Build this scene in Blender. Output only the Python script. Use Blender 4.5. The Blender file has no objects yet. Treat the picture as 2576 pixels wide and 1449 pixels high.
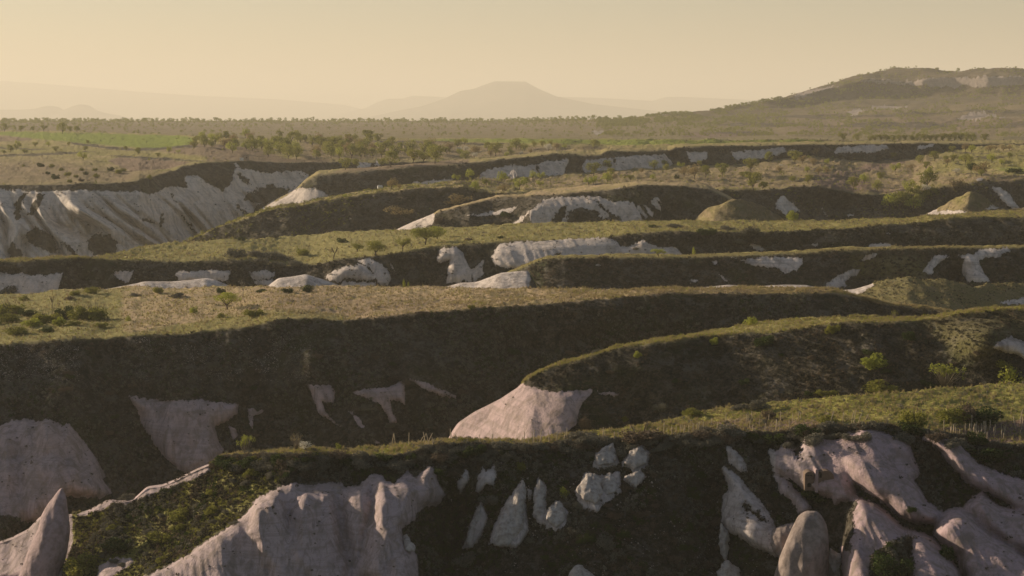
import bpy, math, random
import numpy as np
from mathutils import Vector, Matrix, Euler
R = math.radians
SC = bpy.context.scene
COL = SC.collection
random.seed(7)
RNG = np.random.RandomState(11)

# ------------------------------------------------------------------ camera, sky, sun, exposure
FQ = 5000.0                        # focal length in units of a 2576 wide picture
HOR = 292.0                        # row of the eye level horizon in those units
PITCH = math.atan((724.5 - HOR) / FQ)
cam_d = bpy.data.cameras.new('camera')
cam_d.sensor_width = 36.0
cam_d.lens = 36.0 * FQ / 2576.0
cam_d.clip_start = 1.0
cam_d.clip_end = 150000.0
cam = bpy.data.objects.new('camera', cam_d)
COL.objects.link(cam)
cam.location = (0, 0, 0)
cam.rotation_euler = (math.pi / 2 - PITCH, 0, 0)
SC.camera = cam

SUN_AZ, SUN_EL = 57.0, 16.0        # degrees left of the view axis, degrees above the horizon
world = bpy.data.worlds.new('World')
SC.world = world
world.use_nodes = True
wn = world.node_tree.nodes
sky = wn.new('ShaderNodeTexSky')
sky.sky_type = 'NISHITA'
sky.sun_disc = False
sky.sun_elevation = R(SUN_EL)
sky.sun_rotation = R(-SUN_AZ)
sky.altitude = 1000
sky.air_density = 1.15
sky.dust_density = 2.2
sky.ozone_density = 1.5
world.node_tree.links.new(sky.outputs[0], wn['Background'].inputs[0])
wn['Background'].inputs[1].default_value = 0.050

sun_d = bpy.data.lights.new('sun', 'SUN')
sun_d.energy = 5.0
sun_d.angle = R(0.6)
sun_d.color = (1.0, 0.83, 0.61)
sun = bpy.data.objects.new('sun', sun_d)
COL.objects.link(sun)
sdir = Vector((-math.sin(R(SUN_AZ)) * math.cos(R(SUN_EL)), math.cos(R(SUN_AZ)) * math.cos(R(SUN_EL)), math.sin(R(SUN_EL))))
sun.rotation_euler = sdir.to_track_quat('Z', 'Y').to_euler()
SC.view_settings.view_transform = 'Standard'
SC.view_settings.look = 'None'
SC.view_settings.gamma = 1.0
SC.view_settings.use_curve_mapping = False
SC.view_settings.exposure = 0.54
SC.cycles.max_bounces = 6
SC.cycles.volume_bounces = 1
SC.cycles.transparent_max_bounces = 4

CP, SP = math.cos(PITCH), math.sin(PITCH)
HAZE_DENSITY = 9.0e-5
HAZE_COLOR = (0.97, 0.905, 0.78)
HAZE_ANISO = 0.15


def P(qx, qy, D):
    """world point at forward distance D (metres) that the camera sees at qx, qy"""
    a = (np.asarray(qx, float) - 1288.0) / FQ
    b = (724.5 - np.asarray(qy, float)) / FQ
    fy = CP + b * SP
    fz = -SP + b * CP
    D = np.asarray(D, float)
    return np.stack(np.broadcast_arrays(a / fy * D, D, fz / fy * D), -1)


def project(p):
    """inverse of P: qx, qy of world points"""
    x, y, z = p[..., 0], p[..., 1], p[..., 2]
    dep = y * CP - z * SP
    up = y * SP + z * CP
    return 1288.0 + x / dep * FQ, 724.5 - up / dep * FQ


# ------------------------------------------------------------------ numeric noise
_perm = np.random.RandomState(3).permutation(256)
_perm = np.concatenate([_perm, _perm, _perm])
_g = np.random.RandomState(5).normal(size=(256, 3))
_g /= np.linalg.norm(_g, axis=1)[:, None]


def noise3(x, y, z=0.0):
    x, y, z = np.broadcast_arrays(np.asarray(x, float), np.asarray(y, float), np.asarray(z, float))
    xi, yi, zi = np.floor(x).astype(int), np.floor(y).astype(int), np.floor(z).astype(int)
    xf, yf, zf = x - xi, y - yi, z - zi
    u, v, w = [t * t * t * (t * (t * 6 - 15) + 10) for t in (xf, yf, zf)]
    out = 0
    for dx in (0, 1):
        for dy in (0, 1):
            for dz in (0, 1):
                h = _perm[_perm[_perm[(xi + dx) & 255] + ((yi + dy) & 255)] + ((zi + dz) & 255)]
                g = _g[h]
                dot = g[..., 0] * (xf - dx) + g[..., 1] * (yf - dy) + g[..., 2] * (zf - dz)
                out = out + dot * (u if dx else 1 - u) * (v if dy else 1 - v) * (w if dz else 1 - w)
    return out * 1.5


def fbm(x, y, z=0.0, octaves=4, gain=0.5):
    a, f, s = 1.0, 1.0, 0
    for k in range(octaves):
        s = s + a * noise3(x * f + 17.3 * k, y * f - 9.1 * k, np.asarray(z) * f + 4.7 * k)
        a *= gain
        f *= 2.03
    return s


def poly(s):
    return np.array([[float(v) for v in p.split(',')] for p in s.split()])


def band(pl, w):
    """outline of a thin strip along a line, as text"""
    p = poly(pl)
    up = [(x, y - w) for x, y in p[1:-1]]
    dn = [(x, y + w) for x, y in p[1:-1]][::-1]
    pts = [tuple(p[0])] + up + [tuple(p[-1])] + dn
    return ' '.join('%g,%g' % q for q in pts)


def inside_dist(pts_x, pts_y, pg):
    """signed distance (positive inside) of points to a polygon"""
    n = len(pg)
    d2 = np.full(pts_x.shape, 1e18)
    ins = np.zeros(pts_x.shape, bool)
    for i in range(n):
        ax, ay = pg[i]
        bx, by = pg[(i + 1) % n]
        ex, ey = bx - ax, by - ay
        L = ex * ex + ey * ey + 1e-9
        t = np.clip(((pts_x - ax) * ex + (pts_y - ay) * ey) / L, 0, 1)
        d2 = np.minimum(d2, (pts_x - ax - t * ex) ** 2 + (pts_y - ay - t * ey) ** 2)
        if ay != by:
            c = ((ay > pts_y) != (by > pts_y)) & (pts_x < ex * (pts_y - ay) / (by - ay) + ax)
            ins ^= c
    d = np.sqrt(d2)
    return np.where(ins, d, -d)


def region_dist(X, Y, pg, margin=12):
    """like inside_dist, evaluated only near the polygon"""
    out = np.full(X.shape, -99.0)
    m = (X > pg[:, 0].min() - margin) & (X < pg[:, 0].max() + margin) & (Y > pg[:, 1].min() - margin) & (Y < pg[:, 1].max() + margin)
    if m.any():
        out[m] = inside_dist(X[m], Y[m], pg)
    return out


# ------------------------------------------------------------------ materials
def new_mat(name):
    m = bpy.data.materials.new(name)
    m.use_nodes = True
    nt = m.node_tree
    b = nt.nodes['Principled BSDF']
    b.inputs['Roughness'].default_value = 0.95
    b.inputs['Specular IOR Level'].default_value = 0.15
    return m, nt, b


def nd(nt, kind, **kw):
    n = nt.nodes.new(kind)
    for k, v in kw.items():
        if k == 'vals':
            for kk, vv in v.items():
                n.inputs[kk].default_value = vv
        else:
            setattr(n, k, v)
    return n


def mix(nt, fac, a, b):
    n = nt.nodes.new('ShaderNodeMix')
    n.data_type = 'RGBA'
    for i, v in ((0, fac), (6, a), (7, b)):
        if hasattr(v, 'links'):
            nt.links.new(v, n.inputs[i])
        elif i == 0:
            n.inputs[0].default_value = v
        else:
            n.inputs[i].default_value = (*v, 1)
    return n.outputs[2]


def ramp(nt, src, lo, hi):
    n = nt.nodes.new('ShaderNodeMapRange')
    n.interpolation_type = 'SMOOTHSTEP'
    nt.links.new(src, n.inputs[0])
    n.inputs[1].default_value = lo
    n.inputs[2].default_value = hi
    return n.outputs[0]


def mth(nt, op, a, b):
    n = nt.nodes.new('ShaderNodeMath')
    n.operation = op
    for i, v in ((0, a), (1, b)):
        if hasattr(v, 'links'):
            nt.links.new(v, n.inputs[i])
        else:
            n.inputs[i].default_value = v
    return n.outputs[0]


def noise(nt, co, scale, detail=4, rough=0.55, dist=0.0, stretch=None):
    if stretch:
        mp = nt.nodes.new('ShaderNodeMapping')
        nt.links.new(co, mp.inputs[0])
        mp.inputs['Scale'].default_value = stretch
        co = mp.outputs[0]
    n = nt.nodes.new('ShaderNodeTexNoise')
    nt.links.new(co, n.inputs['Vector'])
    n.inputs['Scale'].default_value = scale
    n.inputs['Detail'].default_value = detail
    n.inputs['Roughness'].default_value = rough
    n.inputs['Distortion'].default_value = dist
    return n.outputs['Fac']


def terrain_material(name, unit, white=(0.60, 0.54, 0.50), pink=(0.41, 0.31, 0.30), scrub=(0.036, 0.031, 0.019), scrub2=(0.15, 0.12, 0.085),
                     straw=(0.52, 0.38, 0.225), olive=(0.33, 0.285, 0.10), stain=1.0, soil=(0.27, 0.18, 0.145), green=(0.27, 0.32, 0.045)):
    """unit: metres covered by one picture element there; fine detail is scaled to it"""
    m, nt, b = new_mat(name)
    co = nt.nodes.new('ShaderNodeTexCoord').outputs['Object']
    def at(a):
        n = nt.nodes.new('ShaderNodeAttribute')
        n.attribute_name = a
        return n.outputs['Fac']
    big = noise(nt, co, 0.02 / unit, 5, 0.6)
    mid = noise(nt, co, 0.09 / unit, 5, 0.65)
    fin = noise(nt, co, 0.45 / unit, 4, 0.7)
    # slopes: dark scrub with thin grass and bare earth between
    face = mix(nt, ramp(nt, mth(nt, 'ADD', mth(nt, 'MULTIPLY', mid, 0.6), mth(nt, 'MULTIPLY', fin, 0.5)), 0.46, 0.70), scrub, scrub2)
    face = mix(nt, ramp(nt, big, 0.50, 0.68), face, (0.058, 0.062, 0.022))
    face = mix(nt, mth(nt, 'MULTIPLY', ramp(nt, fin, 0.58, 0.78), at('stony')), face, (0.34, 0.28, 0.25))
    pat = noise(nt, co, 0.035 / unit, 6, 0.72, 0.7, (1.0, 1.0, 1.8))
    face = mix(nt, mth(nt, 'MULTIPLY', ramp(nt, pat, 0.49, 0.63), 0.78), face, (0.17, 0.15, 0.12))
    face = mix(nt, mth(nt, 'MULTIPLY', ramp(nt, noise(nt, co, 0.06 / unit, 5, 0.7), 0.54, 0.66), 0.8), face, (0.018, 0.020, 0.010))
    # tops: straw and olive grass in streaks
    streak = noise(nt, co, 0.10 / unit, 5, 0.7, 0.4, (0.45, 0.25, 1.0))
    top = mix(nt, ramp(nt, mth(nt, 'ADD', mth(nt, 'MULTIPLY', streak, 0.7), mth(nt, 'MULTIPLY', at('lush'), 0.55)), 0.32, 0.62), straw, olive)
    top = mix(nt, ramp(nt, fin, 0.52, 0.80), top, tuple(c * 0.45 for c in olive))
    so = mix(nt, ramp(nt, fin, 0.4, 0.7), soil, tuple(c * 0.62 for c in soil))
    top = mix(nt, at('soil'), top, so)
    gr = mix(nt, ramp(nt, mid, 0.35, 0.7), green, (0.21, 0.26, 0.04))
    top = mix(nt, at('green'), top, gr)
    veg = mix(nt, at('top'), face, top)
    # tuff: pale rock, faintly streaked and speckled
    sp = noise(nt, co, 0.07 / unit, 6, 0.6, 0.8, (1.0, 1.0, 0.35))
    rock = mix(nt, at('pink'), white, pink)
    rock = mix(nt, ramp(nt, sp, 0.42, 0.72), rock, mix(nt, at('pink'), (0.40, 0.345, 0.30), (0.27, 0.20, 0.175)))
    run = noise(nt, co, 0.16 / unit, 5, 0.65, 1.2, (1.0, 0.5, 0.16))
    rock = mix(nt, mth(nt, 'MULTIPLY', ramp(nt, run, 0.46, 0.68), 0.70 * stain), rock, (0.23, 0.185, 0.165))
    rock = mix(nt, mth(nt, 'MULTIPLY', ramp(nt, fin, 0.50, 0.78), 0.5), rock, (0.19, 0.155, 0.13))
    pit = noise(nt, co, 1.1 / unit, 3, 0.6)
    rock = mix(nt, mth(nt, 'MULTIPLY', ramp(nt, pit, 0.60, 0.72), 0.6 * stain), rock, (0.13, 0.105, 0.09))
    bed = noise(nt, co, 0.11 / unit, 3, 0.5, 0.6, (0.12, 0.12, 3.0))
    rock = mix(nt, mth(nt, 'MULTIPLY', ramp(nt, bed, 0.48, 0.66), 0.42 * stain), rock, (0.26, 0.21, 0.18))
    tf = ramp(nt, mth(nt, 'ADD', at('tuff'), mth(nt, 'ADD', mth(nt, 'MULTIPLY', mth(nt, 'SUBTRACT', fin, 0.5), 0.9), mth(nt, 'MULTIPLY', mth(nt, 'SUBTRACT', mid, 0.5), 0.9))), 0.40, 0.60)
    col = mix(nt, tf, veg, rock)
    nt.links.new(col, b.inputs['Base Color'])
    # relief
    b1 = nd(nt, 'ShaderNodeBump', vals={'Strength': 1.0, 'Distance': 1.0})
    amp = mth(nt, 'MULTIPLY', mth(nt, 'SUBTRACT', 1.0, mth(nt, 'MULTIPLY', tf, 0.72)), unit * 3.4)
    h = mth(nt, 'MULTIPLY', mth(nt, 'ADD', fin, mth(nt, 'MULTIPLY', mid, 2.0)), amp)
    nt.links.new(h, b1.inputs['Height'])
    nt.links.new(b1.outputs[0], b.inputs['Normal'])
    return m


def tag(o, label=None, cat=None, group=None, kind=None):
    if label: o['label'] = label
    if cat: o['category'] = cat
    if group: o['group'] = group
    if kind: o['kind'] = kind
    return o


def mesh_from(name, verts, faces, mat=None, smooth=True):
    """verts Nx3 array, faces Mx4 or Mx3 array"""
    me = bpy.data.meshes.new(name)
    verts = np.asarray(verts, np.float32)
    faces = np.asarray(faces, np.int32)
    k = faces.shape[1]
    me.vertices.add(len(verts))
    me.vertices.foreach_set('co', verts.ravel())
    me.loops.add(faces.size)
    me.loops.foreach_set('vertex_index', faces.ravel())
    me.polygons.add(len(faces))
    me.polygons.foreach_set('loop_start', np.arange(0, faces.size, k, dtype=np.int32))
    me.polygons.foreach_set('loop_total', np.full(len(faces), k, np.int32))
    if smooth:
        me.polygons.foreach_set('use_smooth', np.ones(len(faces), bool))
    me.update(calc_edges=True)
    if mat: me.materials.append(mat)
    return me


def link(name, me, parent=None):
    o = bpy.data.objects.new(name, me)
    COL.objects.link(o)
    if parent: o.parent = parent
    return o


# ------------------------------------------------------------------ terrain bodies
LAYERS = {}
X0, X1 = -280, 2860


def step_D(D1, q1, q2, s):
    """distance after moving from row q1 to row q2 along ground of slope s (rise per metre away)"""
    a, c = (q1 - HOR) / FQ, (q2 - HOR) / FQ
    return D1 * (s + a) / (s + c)


class Ridge:
    """A landform: rows of points from its far edge, over its top and rim, down its near face.
    curves: far edge first; each (polyline, slope to the next nearer curve, is_top); rim index gives known distance."""
    def __init__(self, name, title, mat, rimD, far, rim, lows, s_top, tuff=(), holes=(), paints=None, pillows=(), pink=0.0, dx=3.0, dy=3.0,
                 extra=None, back=0.7, backlen=60, ztop=0.35, dface=1.0, ribs=None, mids=(), lush=0.3, xr=None, stony=0.0, jit=4.0, pinkfn=None, facetop=None, blur=5, flute=0.35, edge=8.0, grow=0.0, tuss=(0.28, 2.0)):
        xs = np.arange(xr[0] if xr else X0, (xr[1] if xr else X1) + 1, dx)
        cv = lambda pl: np.interp(xs, poly(pl)[:, 0], poly(pl)[:, 1]) if isinstance(pl, str) else pl(xs)
        def smooth1(a, n=4):
            for _ in range(n):
                p = np.pad(a, 1, mode='edge')
                a = (p[:-2] + 2 * p[1:-1] + p[2:]) / 4
            return a
        yr = smooth1(cv(rim))
        yf = smooth1(cv(far))
        Dr = np.interp(xs, *zip(*rimD)) if not np.isscalar(rimD) else np.full(xs.shape, float(rimD))
        rowsY, rowsD, rowsT = [], [], []
        # top: rim -> far
        chain = [(yr, None)]
        for (pl, s) in mids:
            chain.append((smooth1(cv(pl)), s))
        chain.append((yf, s_top))
        up = []
        D = Dr
        for i in range(1, len(chain)):
            y1, y2 = chain[i - 1][0], np.minimum(chain[i][0], chain[i - 1][0] - 0.8)
            chain[i] = (y2, chain[i][1])
            s = chain[i][1]
            s = s(xs) if callable(s) else s
            n = max(3, int(np.percentile(y1 - y2, 90) / (dy * 0.8)))
            for k in range(1, n + 1):
                t = k / n
                y = y1 + (y2 - y1) * t
                up.append((y, step_D(D, y1, y, s)))
            D = up[-1][1]
        for y, d in up[::-1]:
            rowsY.append(y); rowsD.append(d); rowsT.append(1.0)
        rowsY.append(yr); rowsD.append(Dr); rowsT.append(0.75)
        D, y1 = Dr, yr
        for (pl, s) in lows:
            y2 = np.maximum(cv(pl), y1 + 3)
            s = s(xs) if callable(s) else s
            n = max(3, int(np.percentile(y2 - y1, 85) / dy))
            for k in range(1, n + 1):
                y = y1 + (y2 - y1) * k / n
                rowsY.append(y); rowsD.append(step_D(D, y1, y, s)); rowsT.append(0.0)
            D, y1 = rowsD[-1], y2
        Y, D, T = np.array(rowsY), np.array(rowsD), np.array(rowsT)[:, None] * np.ones(len(xs))
        X = xs[None, :] * np.ones((len(Y), 1))
        # round the rim a little
        for _ in range(2):
            D[1:-1] = (D[:-2] + 2 * D[1:-1] + D[2:]) / 4
            T[1:-1] = (T[:-2] + 2 * T[1:-1] + T[2:]) / 4
        face = 1 - T
        self.D0 = D.copy()
        if extra: D = D + extra(X, Y)
        u = D / FQ
        wob = jit * (0.7 * fbm(X / 26, Y / 18, 3.3, 3) + 0.6 * fbm(X / 7, Y / 6, 8.1, 2))
        wob2 = jit * (0.7 * fbm(X / 22, Y / 22, 33.3, 3) + 0.8 * fbm(X / 6, Y / 9, 18.1, 2))
        drip = jit * 0.9 * noise3(X / 4.5, Y / 30, 21.0) + jit * 0.7 * noise3(X / 10.5, Y / 60, 25.0)
        tf = np.zeros(X.shape)
        pil = np.zeros(X.shape)
        for t in tuff:
            pg, h, w = poly(t[0]), t[1], t[2]
            d = region_dist(X + wob * 0.5, Y + wob2 * 0.8 + drip, pg) + grow * ((X > 1790) | (X < 1130))
            tf = np.maximum(tf, np.clip(0.5 + (d + wob * 0.55) / edge, 0, 1))
            if h:
                d2 = np.clip((region_dist(X + 0.5 * wob, Y + 0.5 * wob2, pg) + grow * ((X > 1790) | (X < 1130))) / w, 0, 1)
                pil = np.maximum(pil, h * np.sqrt(np.clip(1 - (1 - d2) ** 2, 0, 1)))
        for (pl, h, w) in pillows:
            d2 = np.clip(region_dist(X + 2 * wob, Y + 2 * wob2, poly(pl)) / w, 0, 1)
            pil = pil + h * np.sqrt(np.clip(1 - (1 - d2) ** 2, 0, 1))
        for hs in holes:
            d = region_dist(X + wob2 * 2.0, Y + wob * 1.6 + drip, poly(hs))
            tf = np.minimum(tf, np.clip(0.5 - (d + wob * 0.5) / edge, 0, 1))
        for _ in range(blur):
            for ax in (0, 1):
                q = np.moveaxis(pil, ax, 0)
                q[1:-1] = (q[:-2] + 2 * q[1:-1] + q[2:]) / 4
        # water worn flutes running down the rock
        fl = 1 - np.abs(noise3(X * u / 2.6 + 0.8 * noise3(X * u / 6, Y * u / 6, 2.2), Y * u / 16, 5.5)) * 2
        fl2 = 0.5 - np.abs(noise3(X * u / 0.9 + 0.6 * noise3(X * u / 3, Y * u / 3, 3.2), Y * u / 7, 15.5))
        pil = pil + flute * tf * (fl + 0.8 * fbm(X * u / 5, Y * u / 7, 12.0, 3) + 0.55 * fl2 * np.clip(0.6 / u * 0.12, 0.3, 4))
        if ribs is not None:
            pil = pil + ribs(X, Y, tf)
        amp = dface * face * (1 - 0.75 * tf)
        wx, wy = X * u, Y * u
        dn = amp * (1.3 * fbm(wx / 9, wy / 9, 1.7, 5, 0.6) + 1.5 * (0.4 - np.abs(noise3(wx / 11 + 0.6 * noise3(wx / 9, wy / 9, 4.), wy / 34, 7.7)))) + 0.35 * dface * face * tf * fbm(wx / 7 , wy / 14, 9.7, 3)
        D = D - pil - dn
        pts = P(X, Y, D)
        pts[..., 2] += ztop * (0.35 + 0.65 * T) * (1 - 0.8 * tf) * fbm(pts[..., 0] / 13, D / 13, 2.0, 4)
        wl = tuss[1]
        pts[..., 2] += tuss[0] * (1 - tf) * (0.45 + 0.55 * T) * (fbm(pts[..., 0] / wl, D / wl, 41.0, 2, 0.6) + 0.5 * noise3(pts[..., 0] / wl / 4, D / wl / 4, 1.0))
        self.nb = 0
        # far side: falls away behind the top
        bl = np.linspace(0, 1, 9)[1:] ** 1.6
        first = pts[0]
        backs = []
        for t in bl[::-1]:
            p = first.copy()
            p[:, 1] += backlen * t
            p[:, 0] *= (p[:, 1] / first[:, 1])
            p[:, 2] -= back * backlen * t * (0.3 + 0.7 * t ** 0.5)
            backs.append(p)
        self.nb = len(backs)
        pts = np.concatenate([np.array(backs), pts])
        pad = lambda a, v=None: np.concatenate([np.repeat(a[:1], self.nb, 0) if v is None else np.full((self.nb, a.shape[1]), v), a])
        T2, tf2 = pad(T), pad(tf)
        X2, Y2 = pad(X), pad(Y)
        nr, nc = X2.shape
        idx = np.arange(nr * nc).reshape(nr, nc)
        f = np.stack([idx[1:, :-1], idx[1:, 1:], idx[:-1, 1:], idx[:-1, :-1]], -1).reshape(-1, 4)
        me = mesh_from(name, pts.reshape(-1, 3), f, mat)
        attrs = {'top': T2 if facetop is None else np.clip(T2 + facetop(X2, Y2), 0, 1), 'tuff': tf2, 'soil': np.zeros(X2.shape), 'green': np.zeros(X2.shape), 'pink': np.full(X2.shape, float(pink)),
                 'lush': np.full(X2.shape, float(lush)), 'stony': np.full(X2.shape, float(stony))}
        if pinkfn is not None: attrs['pink'] = np.clip(pinkfn(X2, Y2), 0, 1)
        wb = pad(wob)
        for (key, pl, val, soft) in (paints or ()):
            d = region_dist(X2, Y2, poly(pl), 20)
            a = np.clip(0.5 + (d + wb * 0.25) / soft, 0, 1)
            attrs[key] = attrs[key] * (1 - a) + val * a
        for k, a in attrs.items():
            at = me.attributes.new(k, 'FLOAT', 'POINT')
            at.data.foreach_set('value', a.astype(np.float32).ravel())
        o = link(name, me)
        tag(o, title, None, None, 'structure')
        self.obj = o
        self.pts = pts[self.nb:]
        self.qx, self.qy = project(self.pts)
        self.xs, self.tf, self.T = xs, tf, T
        LAYERS[name] = self

    def at(self, qx, qy):
        """world point on this landform seen at qx, qy and metres per unit there"""
        i = int(np.clip(round((qx - self.xs[0]) / (self.xs[1] - self.xs[0])), 0, len(self.xs) - 1))
        j = int(np.argmin(np.abs(self.qy[:, i] - qy)))
        # move exactly to qx
        p = self.pts[j, i].copy()
        return p, p[1] / FQ, self.tf[j, i], self.T[j, i]

# ------------------------------------------------------------------ the landforms, near to far
def crest_left(pl_y, pl_x, k, lim, kr=0.0, limr=0.0, xlo=-1e9, xhi=1e9):
    """ground left of a nose line turns away to the left, right of it to the right"""
    def f(X, Y):
        xc = np.interp(Y, pl_y, pl_x)
        a = np.where(X < xc, lim * (1 - np.exp(-(xc - X) * k / lim)), 0)
        if limr: a = a + np.where(X > xc, limr * (1 - np.exp(-(X - xc) * kr / limr)), 0)
        return np.where((X > xlo) & (X < xhi), a, 0)
    return f


mA = terrain_material('near_ridge_ground', 0.125, olive=(0.34, 0.31, 0.08), pink=(0.46, 0.335, 0.345), white=(0.60, 0.53, 0.49))
mC = terrain_material('middle_ridge_ground', 0.19, pink=(0.47, 0.34, 0.34), white=(0.70, 0.61, 0.55))
mF = terrain_material('far_ridge_ground', 0.27, stain=0.5, white=(0.70, 0.60, 0.53))
mG = terrain_material('back_ridge_ground', 0.36, stain=0.45, white=(0.76, 0.66, 0.57), scrub=(0.055, 0.046, 0.028))
mX = terrain_material('plain_ground', 0.9, straw=(0.36, 0.275, 0.17), olive=(0.24, 0.205, 0.08), white=(0.38, 0.32, 0.25))

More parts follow.
